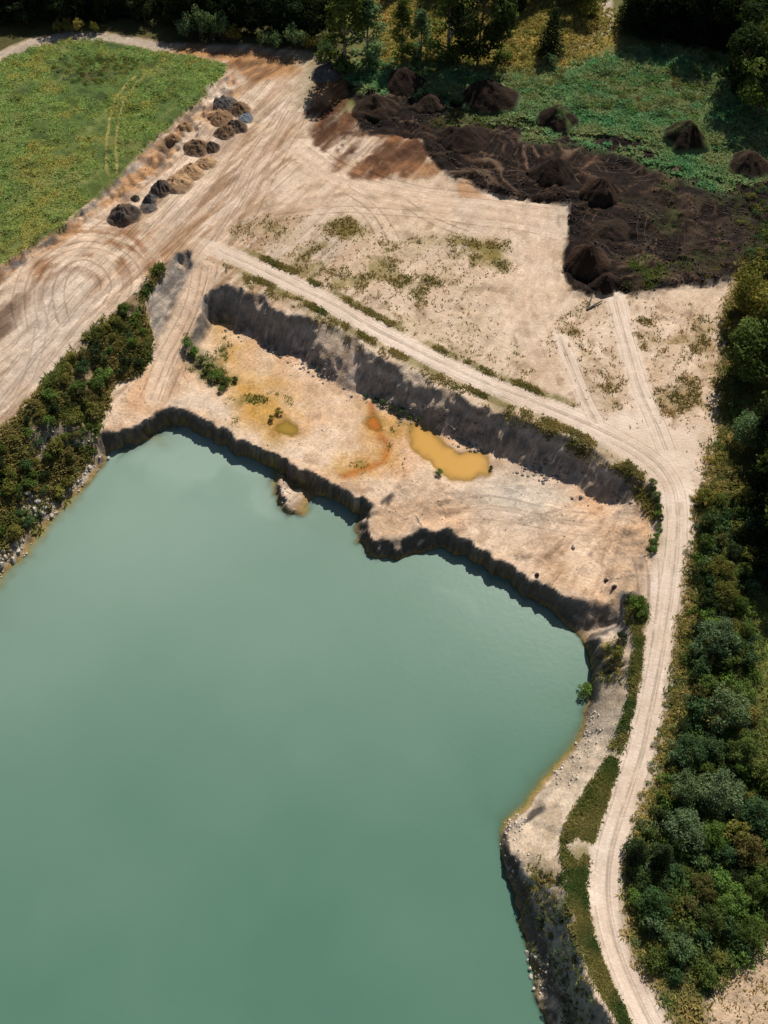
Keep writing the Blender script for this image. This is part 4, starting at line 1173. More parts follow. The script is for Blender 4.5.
def scatter(pts, n, mind, tries=4000, avoid=()):
    """random spots inside an area of ground with a minimum spacing"""
    poly = world_poly(pts)
    lo, hi = poly.min(0), poly.max(0)
    out = []
    for _ in range(tries):
        if len(out) >= n: break
        x, y = random.uniform(lo[0], hi[0]), random.uniform(lo[1], hi[1])
        if sdf(poly, np.array([x]), np.array([y]))[0] > 0: continue
        if any((x - a) ** 2 + (y - b) ** 2 < mind * mind for a, b in out): continue
        if any((x - a) ** 2 + (y - b) ** 2 < (r_ * 0.8) ** 2 for a, b, r_ in avoid): continue
        out.append((x, y))
    return out


HUEWORD = {'mid': 'mid green', 'deep': 'deep green', 'olive': 'olive', 'grey': 'grey green', 'dark': 'dark green', 'brown': 'brownish', 'bright': 'bright green', 'yellow': 'straw coloured'}


def to_px(x, y, z):
    dx, dy, dz = x, y, z - CAM_H
    dep = dy * CP - dz * SP
    return 384 + FPX * dx / dep, 512 - FPX * (dy * SP + dz * CP) / dep


USED = set()


def placed_label(hue, w_, x, y, marks, what="shrub"):
    """say which shrub it is by its look and the nearest thing one can find"""
    px, py = to_px(x, y, gz(x, y) + 1)
    size = "large" if w_ > 3.0 else ("small" if w_ < 2.0 else "middling")
    for mk in sorted(marks, key=lambda m: (m[0] - px) ** 2 + (m[1] - py) ** 2)[:6]:
        ddx, ddy = px - mk[0], py - mk[1]
        side = ("right of" if ddx > 0 else "left of") if abs(ddx) > abs(ddy) else ("below" if ddy > 0 else "above")
        for lb in (f"{HUEWORD[hue]} {what} just {side} the {mk[2]}", f"{size} {HUEWORD[hue]} {what} {side} the {mk[2]}"):
            if lb not in USED:
                USED.add(lb)
                return lb
    return lb


# shrubs one can pick out in the right-hand wood
for x, y in scatter([(700, 500), (755, 500), (752, 610), (750, 760), (790, 800), (790, 900), (745, 965), (700, 985), (650, 975), (632, 930), (630, 880), (652, 818), (674, 752), (687, 690), (697, 610)], 78, 2.4, 6000, taken):
    hue = random.choice(['mid', 'deep', 'olive', 'deep', 'grey', 'dark', 'brown', 'bright', 'mid', 'dark'])
    w_ = random.uniform(1.7, 3.8)
    shrub(x, y, w_, placed_label(hue, w_, x, y, MARKS), "shrubs of the right hand wood", hue)
    taken.append((x, y, w_ * 0.4))
# left slope
LM = [(160, 285, "gully head beside the ramp"), (150, 330, "upper ramp"), (130, 372, "foot of the ramp"), (110, 320, "upper edge of the slope near the ramp"), (70, 368, "haul yard edge halfway down the slope"), (30, 410, "haul yard edge near the left margin"),
      (96, 430, "inner corner of the quarry rim"), (60, 430, "bare strip on the slope"), (20, 470, "left margin scrub"), (85, 470, "waterline corner"), (45, 505, "upper stony patch"), (15, 525, "lower stony patch"), (60, 480, "dark thicket above the shore"), (120, 350, "thick scrub beside the ramp")]
lt = []
for x, y in scatter([(-10, 455), (40, 400), (90, 342), (130, 305), (142, 310), (152, 340), (140, 370), (112, 375), (100, 405), (92, 430), (75, 480), (60, 498), (40, 488), (20, 500), (35, 528), (20, 538), (-10, 530)], 66, 1.8, 6000):
    hue = random.choice(['dark', 'mid', 'olive', 'deep', 'brown', 'olive', 'bright', 'dark'])
    w_ = random.uniform(1.4, 3.3)
    shrub(x, y, w_, placed_label(hue, w_, x, y, LM), "shrubs on the left slope", hue, random.random() < 0.3)
    lt.append((x, y, w_ * 0.4))
# pit greenery
for i, (px, py, w_) in enumerate(((188, 347, 2.4), (194, 354, 2.6), (201, 362, 2.0), (205, 374, 1.6), (210, 370, 1.8), (216, 378, 2.4), (222, 391, 1.6), (226, 384, 2.0), (235, 381, 1.4))):
    x, y = ground_point(px, py)
    shrub(x, y, w_, ORD[i] + " green shrub from the left in the cluster on the quarry floor by the ramp", "shrubs by the ramp", random.choice(['bright', 'mid']))
for i, px in enumerate((366, 375, 383, 392, 401, 410, 419)):
    x, y = ground_point(px, 397 + (px - 366) * 0.46 + random.uniform(-1, 1))
    shrub(x, y, random.uniform(0.9, 2.0), ORD[i] + " dark bush from the left at the cliff foot above the ochre pond", "bushes under the cliff", random.choice(['deep', 'mid']), random.random() < 0.5)
for px, py, w_, lb, hue in ((439, 474, 1.3, "small green bush on the lower rim of the ochre pond", 'bright'), (582, 698, 2.6, "bright green bush standing in the water off the right bank", 'bright'),
                            (279, 413, 1.5, "olive bush beside the small yellow puddle", 'olive'), (272, 420, 1.3, "low olive bush left of the small yellow puddle", 'olive'),
                            (491, 469, 0.8, "tiny dark tuft at the right tip of the ochre pond", 'dark'),
                            (636, 607, 3.0, "green bush on the road verge above the shaded gully", 'bright'), (640, 616, 2.2, "smaller green bush just below the verge bush by the gully", 'mid'),
                            (622, 640, 2.2, "dark bush at the lower end of the shaded gully", 'dark'), (548, 66, 4.2, "small grey bush below the dark conifer in the ochre meadow", 'grey'),
                            (617, 655, 2.0, "olive bush on the terrace beside the road, below the gully", 'olive')):
    x, y = ground_point(px, py)
    o = shrub(x, y, w_, lb, None, hue)
    if px == 582:
        o.location.z = -0.1
for i in range(12):
    px = 652 + 6 * math.sin(i * 0.28); py = 484 + i * 6.0
    x, y = ground_point(px + random.uniform(-2, 2), py)
    shrub(x, y, random.uniform(0.9, 1.7), ORD[i] + " dark bush from the top along the verge where the road bends", "bushes at the road bend", random.choice(['mid', 'dark', 'bright']))

# ---- tree belt along the north
NORTH = [('birch', 345, 66, 20, 'mid', 1.5, "tall birch left of the ochre meadow, first of the bright middle row"), ('birch', 368, 60, 15, 'grey', 1.5, "silvery tree beside the first tall birch at the top"),
         ('birch', 402, 58, 13, 'mid', 1.2, "slim birch alone in front of the ochre meadow"), ('birch', 421, 58, 11, 'grey', 1.3, "short silvery birch right of the slim one"),
         ('birch', 447, 60, 21, 'mid', 1.4, "tall light birch left of the big dark tree at the top"), ('broad', 477, 66, 22, 'dark', 1.0, "big dark tree at the top centre throwing a wide shadow on the peat"),
         ('birch', 500, 60, 15, 'mid', 1.2, "slim birch right of the big dark tree"), ('spruce', 549, 54, 11, 'dark', 1.5, "dark conifer standing in the ochre meadow"),
         ('broad', 735, 96, 15, 'dark', 1.2, "leafy green tree at the upper right, left one of the corner group"), ('broad', 757, 116, 17, 'mid', 1.2, "tall tree in the upper right corner, lowest of its group"),
         ('broad', 772, 90, 18, 'mid', 1.2, "tall tree cut by the right edge in the upper corner"), ('broad', 750, 70, 17, 'dark', 1.2, "dark tree at the back of the upper right corner group"),
         ('broad', 590, 16, 9, 'olive', 1.2, "olive tree left of the gap where the far track runs"), ('broad', 572, 4, 12, 'mid', 1.1, "mid green tree behind the dark conifer"),
         ('birch', 515, 12, 12, 'dark', 1.2, "dark birch at the back of the ochre meadow")]
for k, px, py, h, hue, fat, lb in NORTH:
    x, y = ground_point(px, py)
    tree(k, x, y, h, lb, "trees along the north edge", hue, fat)


def belt(x0, y0, x1, y1, n, hmin, hmax, kinds, hues, place, group, jit=2.0):
    for i in range(n):
        t = (i + 0.5) / n
        px = x0 + (x1 - x0) * t; py = y0 + (y1 - y0) * t
        x, y = ground_point(px, py)
        x += random.uniform(-0.8, 0.8); y += random.uniform(-jit, jit)
        tree(random.choice(kinds), x, y, random.uniform(hmin, hmax), f"{ORD[i]} tree from the left {place}", group, random.choice(hues), random.uniform(1.0, 1.35))


belt(-14, 22, 155, 17, 15, 7, 10, ['broad', 'broad', 'spruce'], ['black', 'dark', 'black'], "in the dark front row behind the gravel path", "dark trees behind the gravel path")
belt(160, 24, 335, 38, 16, 7, 11, ['broad', 'broad', 'birch'], ['black', 'dark'], "in the dark front row behind the ochre bank", "dark trees behind the ochre bank")
belt(-26, 4, 330, 10, 22, 10, 14, ['broad', 'spruce'], ['black', 'dark'], "in the second row of the dark top left wood", "second row of the dark wood")
belt(-36, -10, 340, -10, 20, 13, 17, ['broad', 'spruce'], ['dark', 'mid'], "in the back row of the dark top left wood", "back of the dark wood", 3)
belt(628, 30, 735, 46, 13, 11, 16, ['broad', 'spruce', 'broad'], ['black', 'dark', 'black'], "in the dark front row right of the far track", "dark trees right of the far track")
belt(630, 12, 780, 28, 13, 13, 17, ['broad', 'spruce'], ['dark', 'mid'], "in the back row right of the far track", "back row right of the far track", 3)
belt(360, -4, 595, -6, 11, 11, 15, ['broad', 'birch', 'spruce'], ['dark', 'mid', 'dark'], "in the row behind the ochre meadow", "trees behind the ochre meadow", 3)
for i, (px, py, w_, hue) in enumerate(((60, 33, 2.6, 'olive'), (68, 32, 2.8, 'olive'), (80, 32, 2.8, 'yellow'), (95, 33, 2.4, 'olive'), (188, 38, 5.0, 'grey'), (200, 38, 6, 'grey'), (212, 40, 5, 'grey'), (224, 40, 5.5, 'grey'), (236, 44, 4, 'olive'), (266, 48, 3.6, 'grey'), (277, 50, 4, 'grey'), (296, 50, 5, 'grey'), (312, 52, 3.5, 'olive'), (325, 56, 3.5, 'grey'))):
    x, y = ground_point(px, py)
    shrub(x, y, w_, ORD[i] + " pale sunlit bush from the left at the foot of the dark top left wood", "pale bushes before the dark wood", hue, hs=1.5)


# ---- undergrowth nobody could count: merged low scrub
def undergrowth(name, label, spots):
    Vs, Fs, Ts = [], [], []
    base = 0
    for x, y, w_, hue, hs in spots:
        V, F, T = random.choice(LOWSCRUB)
        a = random.uniform(0, 6.28); ca, sa = math.cos(a), math.sin(a); k = w_ / 2
        W = np.stack([(V[:, 0] * ca - V[:, 1] * sa) * k + x, (V[:, 0] * sa + V[:, 1] * ca) * k + y, V[:, 2] * k * hs + gz(x, y) - 0.05], -1)
        Vs.append(W); Fs.append(F + base); Ts.append(T * np.array(tint(hue)[:3]))
        base += len(V)
    me = mesh_np(name, np.vstack(Vs), np.vstack(Fs), M_LEAF)
    set_col(me, "leaf_tint", np.vstack(Ts))
    o = link(name, me); o.color = (1, 1, 1, 1)
    tag(o, label, kind="stuff")


LOWSCRUB = []
for sd_ in range(6):
    r = np.random.default_rng(900 + sd_)
    cs = []
    for k in range(9):
        an = r.uniform(0, 6.28); q = math.sqrt(r.uniform(0, 1)) * 0.85
        cs.append((q * math.cos(an), q * math.sin(an), 0.25 + 0.5 * (1 - q * q) * r.uniform(0.5, 1.1)))
    LOWSCRUB.append(leaf_cloud(np.array(cs), r.uniform(0.25, 0.5, 9), 30, 0.1, 0.7, 950 + sd_))
US = [(x, y, random.uniform(1.2, 3.2), random.choice(['mid', 'deep', 'olive', 'mid', 'grey', 'dark', 'deep', 'bright', 'dark']), random.uniform(0.7, 1.3))
      for x, y in scatter([(698, 520), (760, 500), (752, 610), (752, 765), (800, 800), (800, 900), (745, 965), (700, 985), (650, 975), (630, 930), (628, 880), (650, 818), (672, 752), (685, 690), (695, 610)], 330, 1.15, 9000, taken)]
US += [(x, y, random.uniform(1.0, 2.2), random.choice(['olive', 'yellow', 'olive', 'mid', 'brown']), random.uniform(0.6, 1.0)) for x, y in scatter([(700, 470), (722, 430), (745, 450), (735, 500), (715, 540), (697, 560)], 60, 1.0)]
US += [(x, y, random.uniform(0.8, 1.7), random.choice(['olive', 'yellow', 'olive', 'yellow', 'brown', 'mid']), random.uniform(0.5, 0.9)) for x, y in scatter([(705, 480), (697, 560), (688, 620), (680, 690), (668, 740), (652, 800), (640, 840), (632, 830), (648, 770), (663, 720), (675, 650), (686, 570), (692, 500)], 120, 0.8)]
US += [(x, y, random.uniform(1.2, 2.6), random.choice(['mid', 'olive', 'bright', 'olive']), 1.0) for x, y in scatter([(722, 330), (745, 285), (775, 290), (765, 400), (735, 430), (718, 400)], 45, 1.4)]
undergrowth("woodland_undergrowth", "tangled low scrub between the trees right of the road", US)
US = [(x, y, random.uniform(0.9, 2.4), random.choice(['dark', 'mid', 'deep', 'deep', 'brown', 'olive', 'dark', 'mid']), random.uniform(0.6, 1.1)) for x, y in scatter([(-20, 460), (40, 396), (90, 338), (137, 296), (143, 305), (152, 335), (140, 372), (112, 378), (100, 405), (92, 440), (75, 480), (60, 498), (20, 500), (35, 528), (20, 538), (-20, 548)], 110, 1.1, 6000, lt)]
undergrowth("slope_scrub", "low tangled scrub covering the left slope", US)
US = [(x, y, random.uniform(0.7, 1.6), random.choice(['olive', 'yellow', 'brown']), 0.7) for x, y in scatter([(602, 645), (622, 642), (626, 662), (612, 684), (602, 684)], 18, 0.8)]
US += [(x, y, random.uniform(0.6, 1.5), random.choice(['olive', 'brown', 'dark', 'dark']), 0.7) for x, y in scatter([(533, 872), (562, 878), (568, 935), (590, 990), (600, 1024), (575, 1024), (556, 965), (542, 930)], 70, 0.7)]
undergrowth("bank_scrub", "dusty scrub on the banks below the road", US)
US = [(x, y, random.uniform(1.2, 2.6), random.choice(['olive', 'brown', 'mid', 'grey', 'brown']), 0.5) for x, y in scatter([(48, 62), (75, 55), (120, 58), (140, 66), (110, 80), (85, 84), (60, 76)], 60, 1.5)]
undergrowth("meadow_thicket", "brown green thicket patch on the meadow", US)
US = [(x, y, random.uniform(1.4, 2.8), random.choice(['yellow', 'olive', 'brown', 'yellow']), 0.8) for x, y in scatter([(380, 62), (470, 68), (535, 74), (590, 48), (600, 10), (400, 10)], 90, 1.6)]
US += [(x, y, random.uniform(1.4, 3.4), random.choice(['deep', 'grey', 'olive', 'mid', 'bright', 'brown']), 0.5) for x, y in scatter([(345, 74), (420, 66), (560, 72), (640, 45), (720, 50), (730, 130), (690, 120), (640, 112), (590, 110), (540, 100), (470, 84)], 160, 1.6)]
US += [(x, y, random.uniform(1.4, 2.8), random.choice(['olive', 'mid', 'brown', 'deep']), 0.8) for x, y in scatter([(742, 190), (790, 175), (790, 262), (750, 264), (742, 240)], 30, 1.5)]
undergrowth("weed_thicket", "low thicket bushes on the meadow and weedy ground behind the peat", US)


# ------------------------------------------------------------------ uncountable grass and weeds
def weeds(name, label, dens, n, hmin, hmax, wmin, wmax, cols, bounds, blades=4, seed=0):
    """tufts of leaf blades sown where the density map says"""
    r = np.random.default_rng(seed)
    i0, i1 = np.searchsorted(GX, bounds[:2]); j0, j1 = np.searchsorted(GY, bounds[2:])
    D = np.clip(dens, 0, 1)[j0:j1, i0:i1] * np.gradient(GY)[j0:j1, None] * np.gradient(GX)[None, i0:i1]
    cs = np.cumsum(D.ravel()); cs /= cs[-1]
    idx = np.searchsorted(cs, r.uniform(0, 1, n)).clip(0, D.size - 1)
    jj, ii = np.unravel_index(idx, D.shape)
    x = GX[i0 + ii] + r.uniform(-0.5, 0.5, n) * 0.4; y = GY[j0 + jj] + r.uniform(-0.5, 0.5, n) * 0.6
    z = sample(Z, x, y)
    hue = fbm(x, y, 5, 3, seed + 1)
    pal = np.array([lin(*c) for c in cols])
    f = np.clip(hue * 1.6 - 0.3, 0, 0.999) * (len(cols) - 1)
    i0 = f.astype(int); tcol = pal[i0] * (1 - (f - i0))[:, None] + pal[np.minimum(i0 + 1, len(cols) - 1)] * (f - i0)[:, None]
    V, T = [], []
    for b in range(blades):
        an = r.uniform(0, 2 * np.pi, n); h = r.uniform(hmin, hmax, n); w = r.uniform(wmin, wmax, n); ln = r.uniform(0.6, 2.2, n) * h
        dx, dy = np.cos(an), np.sin(an)
        ox = x + r.normal(0, 0.12, n); oy = y + r.normal(0, 0.12, n)
        p0 = np.stack([ox - dy * w / 2, oy + dx * w / 2, z - 0.05], -1)
        p1 = np.stack([ox + dy * w / 2, oy - dx * w / 2, z - 0.05], -1)
        p2 = np.stack([ox + dx * ln, oy + dy * ln, z + h], -1)
        V.append(np.stack([p0, p1, p2], 1).reshape(-1, 3))
        T.append(np.repeat(tcol * r.uniform(0.75, 1.25, (n, 1)), 3, 0))
    V = np.vstack(V); F = np.arange(len(V)).reshape(-1, 3)
    me = mesh_np(name, V, F, M_WEED)
    set_col(me, "leaf_tint", np.vstack(T))
    o = link(name, me)
    o.color = (1, 1, 1, 1)
    tag(o, label, kind="stuff")


weeds("meadow_grass", "short green grass of the meadow in the upper left", m_field * sstep(0.66, 0.5, fbm(X, Y, 5, 5, 92, 0.6)), 50000, 0.04, 0.16, 0.2, 0.5, [(184, 168, 90), (156, 166, 90), (136, 164, 94), (166, 170, 106)], (-100, -25, 90, 225), 3, 1)
weeds("weed_cover", "rank green weeds behind the peat", np.clip(m_green - m_peat + edgegrow, 0, 1) * 0.9, 28000, 0.15, 0.5, 0.3, 0.7, [(98, 148, 100), (128, 158, 108), (146, 150, 102), (104, 150, 100)], (-30, 100, 150, 225), 4, 2)
weeds("dry_meadow_grass", "ochre dry grass of the far meadow", m_mead, 12000, 0.15, 0.55, 0.25, 0.6, [(178, 156, 92), (150, 144, 82), (192, 168, 102)], (-20, 60, 175, 262), 4, 3)
vpatch = sstep(0.5, 0.64, fbm(X, Y, 2.0, 4, 99))
vline = sstep(-29, -24, X) * sstep(1.8, 2.1, d_road3) * sstep(3.3, 2.7, d_road3) * sstep(0.47, 0.6, fbm(X, Y, 3, 4, 99)) + 0.35 * m_verge1 * vpatch
verge = np.clip(vline * sstep(34, 30, X) + m_verge1 * sstep(20, 28, X) * sstep(0.36, 0.5, fbm(X, Y, 2.5, 4, 99)), 0, 1) * (1 - m_trk2) * (1 - m_trk3) * (1 - m_road)
weeds("verge_weeds", "patchy olive weeds on the verge above the long cliff", verge, 6000, 0.08, 0.3, 0.1, 0.26, [(100, 104, 54), (132, 120, 66), (156, 138, 84), (88, 98, 50)], (-50, 45, 60, 150), 4, 4)
verge = m_verge2 * (0.4 + 0.6 * sstep(0.44, 0.56, fbm(X, Y, 1.3, 4, 82))) * sstep(0.3, 0.42, fbm(X, Y, 3, 4, 112)) * (1 - m_road_all)
weeds("roadside_weeds", "rank olive green weeds between the lower road and the lake bank", verge, 13000, 0.08, 0.28, 0.1, 0.26, [(76, 92, 46), (98, 104, 52), (134, 124, 72), (70, 90, 46), (92, 100, 50)], (0, 45, 5, 85), 4, 14)
weeds("woodland_weeds", "tangled straw and green weeds under the right hand wood", np.clip(m_right - m_brsand - m_clear * 0.5 - inner, 0, 1), 24000, 0.12, 0.45, 0.12, 0.32, [(96, 106, 54), (136, 124, 70), (170, 148, 90), (88, 106, 58), (140, 116, 74)], (20, 100, 5, 165), 4, 5)
weeds("wood_ground_cover", "green weeds on the floor of the right hand wood", np.clip(inner - m_brsand - m_clear * 0.5, 0, 1), 24000, 0.12, 0.5, 0.12, 0.36, [(78, 96, 48), (96, 110, 56), (124, 120, 66), (70, 90, 50)], (20, 100, 5, 110), 4, 15)
sp = m_scrub * sstep(0.52, 0.66, fbm(X, Y, 7, 5, 73)) * 0.9 + m_scrub2 * sstep(0.48, 0.62, fbm(X, Y, 4.5, 5, 74)) + np.clip(olive1, 0, 1) * 0.5
sp = np.clip(sp * sstep(0.4, 0.62, fbm(X, Y, 1.8, 3, 94)) + (m_scrub + m_scrub2) * 0.05 + m_brsand * 0.15, 0, 1) * (1 - m_road_all)
weeds("sparse_tufts", "scattered dry tufts on the pale sand above the cliff", sp, 5200, 0.08, 0.3, 0.1, 0.3, [(126, 116, 64), (152, 130, 80), (112, 108, 58), (160, 130, 84)], (-45, 70, 8, 165), 4, 6)
weeds("bank_weeds", "rough weeds on the overgrown left slope", np.clip(m_bankveg - m_bankstone * 0.8, 0, 1) * sstep(0.3, 0.5, n_mid), 16000, 0.15, 0.6, 0.2, 0.5, [(90, 104, 52), (116, 114, 62), (150, 134, 82), (80, 98, 50)], (-75, -30, 60, 150), 4, 7)
pw = np.clip(np.clip(m_orange, 0, 1) * sstep(0.55, 0.66, fbm(X, Y, 3.5, 4, 78)) * 0.8 + m_pitgreen * 0.8 + np.clip(m_rbscrub, 0, 1) * 0.7 + eastpeat * m_peat * sstep(0.5, 0.62, fbm(X, Y, 4.5, 4, 91)) * 0.2 + np.clip(peatgreen, 0, 1), 0, 1)
weeds("pioneer_weeds", "patchy pioneer weeds on quarry floor, bank and peat", pw * sstep(0.4, 0.6, fbm(X, Y, 1.6, 3, 101)), 2600, 0.08, 0.28, 0.1, 0.26, [(104, 100, 46), (84, 108, 48), (130, 112, 60)], (-50, 100, 10, 190), 4, 8)


# ------------------------------------------------------------------ stones
def rock_mesh(seed, mat):
    import bmesh
    bm = bmesh.new()
    bmesh.ops.create_icosphere(bm, subdivisions=2, radius=0.5)
    r = np.random.default_rng(seed)
    planes = [Vector(r.normal(size=3)).normalized() for _ in range(7)]
    offs = r.uniform(0.26, 0.42, 7)
    for v in bm.verts:
        for pn, of in zip(planes, offs):
            d = v.co.dot(pn)
            if d > of: v.co -= pn * (d - of)
    me = bpy.data.meshes.new("boulder")
    bm.to_mesh(me); bm.free()
    me.materials.append(mat)
    return me


RM = [rock_mesh(40 + i, M_STONE) for i in range(4)]
RD = [rock_mesh(60 + i, M_DARKSTONE) for i in range(2)]


def boulder(px, py, size, label, group=None, dark=False, z=None):
    x, y = ground_point(px, py)
    o = link("boulder", random.choice(RD if dark else RM))
    o.location = (x, y, (gz(x, y) if z is None else z) + size * 0.18)
    o.rotation_euler = (random.uniform(0, 6), random.uniform(0, 6), random.uniform(0, 6))
    o.scale = (size * random.uniform(0.8, 1.3), size * random.uniform(0.8, 1.2), size * random.uniform(0.6, 0.9))
    tag(o, label, "boulder", group)


boulder(573, 547, 0.9, "single pale boulder lying on the quarry floor")
boulder(537, 575, 0.9, "dark boulder on the rim of the quarry floor above the lake", None, True)
boulder(606, 581, 0.8, "dark stone at the right end of the quarry floor, upper of a pair", None, True)
boulder(614, 588, 0.9, "dark stone at the right end of the quarry floor, lower of a pair", None, True)
boulder(110, 462, 0.7, "lone pale stone in the shaded water of the left corner", None, False, -0.05)
STN = {955: 'first', 962: 'second', 970: 'third', 978: 'fourth', 990: 'fifth'}
for px, py in ((527, 962), (530, 978), (533, 990), (529, 970), (526, 955)):
    boulder(px, py, random.uniform(0.5, 0.9), STN[py] + " pale stone from the top breaking the water below the shaded cliff", "stones in the water below the cliff", False, -0.12)
for nm_, pts in (("lowest stony patch at the left margin", [(2, 566), (6, 558), (11, 551), (13, 560), (3, 552), (8, 546), (16, 545), (19, 552), (24, 541)]), ("middle stony patch on the left slope", [(28, 494), (32, 497), (35, 510), (38, 503), (42, 514), (45, 508), (48, 500), (52, 516)]), ("narrow stony shore near the quarry corner", [(64, 497), (70, 490), (78, 482), (85, 474), (90, 468)])):
    for i, (px, py) in enumerate(sorted(pts)):
        boulder(px, py, random.uniform(0.5, 1.2), ORD[i] + " pale rock from the left in the " + nm_, "rocks on the left shore")


def stones(name, label, dens, n, smin, smax, bounds, mat, seed):
    r = np.random.default_rng(seed)
    x = r.uniform(bounds[0], bounds[1], n * 30); y = r.uniform(bounds[2], bounds[3], n * 30)
    k = r.uniform(0, 1, len(x)) < sample(dens, x, y)
    x = x[k][:n]; y = y[k][:n]; n = len(x)
    z = sample(Z, x, y)
    s = smin + (smax - smin) * r.uniform(0, 1, n) ** 2.5
    base = np.array([[1, 0, 0], [0, 1, 0], [-1, 0, 0], [0, -1, 0], [0, 0, 1], [0, 0, -1]], float)
    tri = np.array([[0, 1, 4], [1, 2, 4], [2, 3, 4], [3, 0, 4], [1, 0, 5], [2, 1, 5], [3, 2, 5], [0, 3, 5]])
    V = base[None] * s[:, None, None] * r.uniform(0.35, 0.65, (n, 6, 1))
    a = r.uniform(0, 6.28, n); ca, sa = np.cos(a)[:, None], np.sin(a)[:, None]
    vx = V[..., 0] * ca - V[..., 1] * sa + x[:, None]; vy = V[..., 0] * sa + V[..., 1] * ca + y[:, None]
    vz = V[..., 2] * 0.6 + (z + s * 0.06)[:, None]
    me = mesh_np(name, np.stack([vx, vy, vz], -1).reshape(-1, 3), (tri[None] + 6 * np.arange(n)[:, None, None]).reshape(-1, 3), mat)
    tag(link(name, me), label, kind="stuff")


shore_d = area([(280, 473), (286, 478), (292, 506), (285, 508), (276, 484)], 0.6, 0.2) + m_rightbank * sstep(4.5, 0.6, Z) * sstep(-0.3, 0.1, Z) * sstep(0.45, 0.6, fbm(X, Y, 4, 3, 95)) + np.clip(m_bankstone, 0, 1) * (Z > -0.1)
stones("shore_stones", "loose pale stones strewn along the banks of the lake", np.clip(shore_d, 0, 1), 4200, 0.12, 0.6, (-75, 40, 5, 140), M_STONE, 11)
clod_d = np.clip(m_pit * 0.25 * sstep(0.5, 0.65, fbm(X, Y, 6, 3, 96)) + fieldbank * 0.5 + sandwork * 0.06 * sstep(0.5, 0.65, fbm(X, Y, 9, 3, 98)), 0, 1) * (1 - m_road_all)
stones("soil_clods", "loose clods of soil on the quarry floor and the worked sand", clod_d, 1200, 0.1, 0.35, (-90, 60, 20, 215), plain_material("clods", lin(150, 124, 98)), 12)
peat_d = np.clip(m_peat * 0.6 * sstep(0.4, 0.6, n_mid), 0, 1)
stones("peat_clods", "loose black clods on the peat", peat_d, 4500, 0.15, 0.6, (-20, 100, 110, 210), plain_material("peat_clod", lin(58, 46, 38)), 13)

# rubble at the foot of the faces
foot = np.zeros(X.shape)
for pts, wd in (([p[:2] for p in WB], 2.6),):
    ln = world_poly(pts); w = window(ln, 4)
    foot[w] = np.maximum(foot[w], np.clip(1 - ldist(ln, X[w], Y[w]) / wd, 0, 1) * sstep(0.42, 0.6, fbm(X[w], Y[w], 3, 3, 106)))
stones("cliff_rubble", "grey rubble fallen at the foot of the quarry faces", foot, 1700, 0.15, 0.8, (-50, 40, 55, 140), plain_material("rubble", lin(128, 120, 112)), 16)


# ---- wheel ruts pressed into the sand and peat: thin strips of loosened soil
def rut_material():
    m = bpy.data.materials.new("loosened_soil")
    m.use_nodes = True
    nt = m.node_tree; L = nt.links
    b = nt.nodes["Principled BSDF"]; b.inputs["Roughness"].default_value = 0.95; b.inputs["Specular IOR Level"].default_value = 0.1
    at = nd(nt, "ShaderNodeAttribute", attribute_name="soil_colour"); L.new(at.outputs["Color"], b.inputs["Base Color"])
    g = nd(nt, "ShaderNodeNewGeometry")
    n = nd(nt, "ShaderNodeTexNoise"); n.inputs["Scale"].default_value = 0.55; n.inputs["Detail"].default_value = 6; n.inputs["Roughness"].default_value = 0.7
    L.new(g.outputs["Position"], n.inputs["Vector"])
    r = nd(nt, "ShaderNodeMapRange"); r.inputs[1].default_value = 0.36; r.inputs[2].default_value = 0.66; r.inputs[3].default_value = 1.0; r.inputs[4].default_value = 0.25
    L.new(n.outputs["Fac"], r.inputs[0])
    t = nd(nt, "ShaderNodeBsdfTransparent"); x = nd(nt, "ShaderNodeMixShader")
    L.new(r.outputs[0], x.inputs[0]); L.new(b.outputs[0], x.inputs[1]); L.new(t.outputs[0], x.inputs[2])
    L.new(x.outputs[0], nt.nodes["Material Output"].inputs["Surface"])
    return m


RV, RF, RC = [], [], []


def ribbon(line, off, width, gain, c=None):
    seg = np.hypot(*np.diff(line, axis=0).T); cum = np.concatenate([[0], np.cumsum(seg)])
    n = max(3, int(cum[-1] / 0.5))
    t = np.linspace(0, cum[-1], n)
    # smooth the corners by averaging
    x = np.interp(t, cum, line[:, 0]); y = np.interp(t, cum, line[:, 1])
    k = min(15, n // 3 * 2 - 1)
    if k >= 3:
        ker = np.ones(k) / k
        pad = lambda a: np.convolve(np.pad(a, k // 2, mode='edge'), ker, mode='valid')[:n]
        x, y = pad(x), pad(y)
    tx, ty = np.gradient(x), np.gradient(y); q = np.hypot(tx, ty) + 1e-9
    nx, ny = -ty / q, tx / q
    wob = off + (fbm(t, t * 0 + off * 3.3, 9, 2, 107) - 0.5) * 0.7
    cxy = np.stack([x + nx * wob, y + ny * wob], -1)
    base = sum(len(v) for v in RV)
    for sgn in (-1, 1):
        px_, py_ = cxy[:, 0] + nx * sgn * width / 2, cxy[:, 1] + ny * sgn * width / 2
        RV.append(np.stack([px_, py_, sample(Z, px_, py_) + 0.025], -1))
        col_ = np.stack([sample(C[..., i], px_, py_) for i in range(3)], -1) * gain if c is None else np.tile(lin(*c), (n, 1))
        RC.append(col_)
    i = np.arange(n - 1)
    RF.append(np.stack([base + i, base + i + 1, base + n + i + 1, base + n + i], -1))


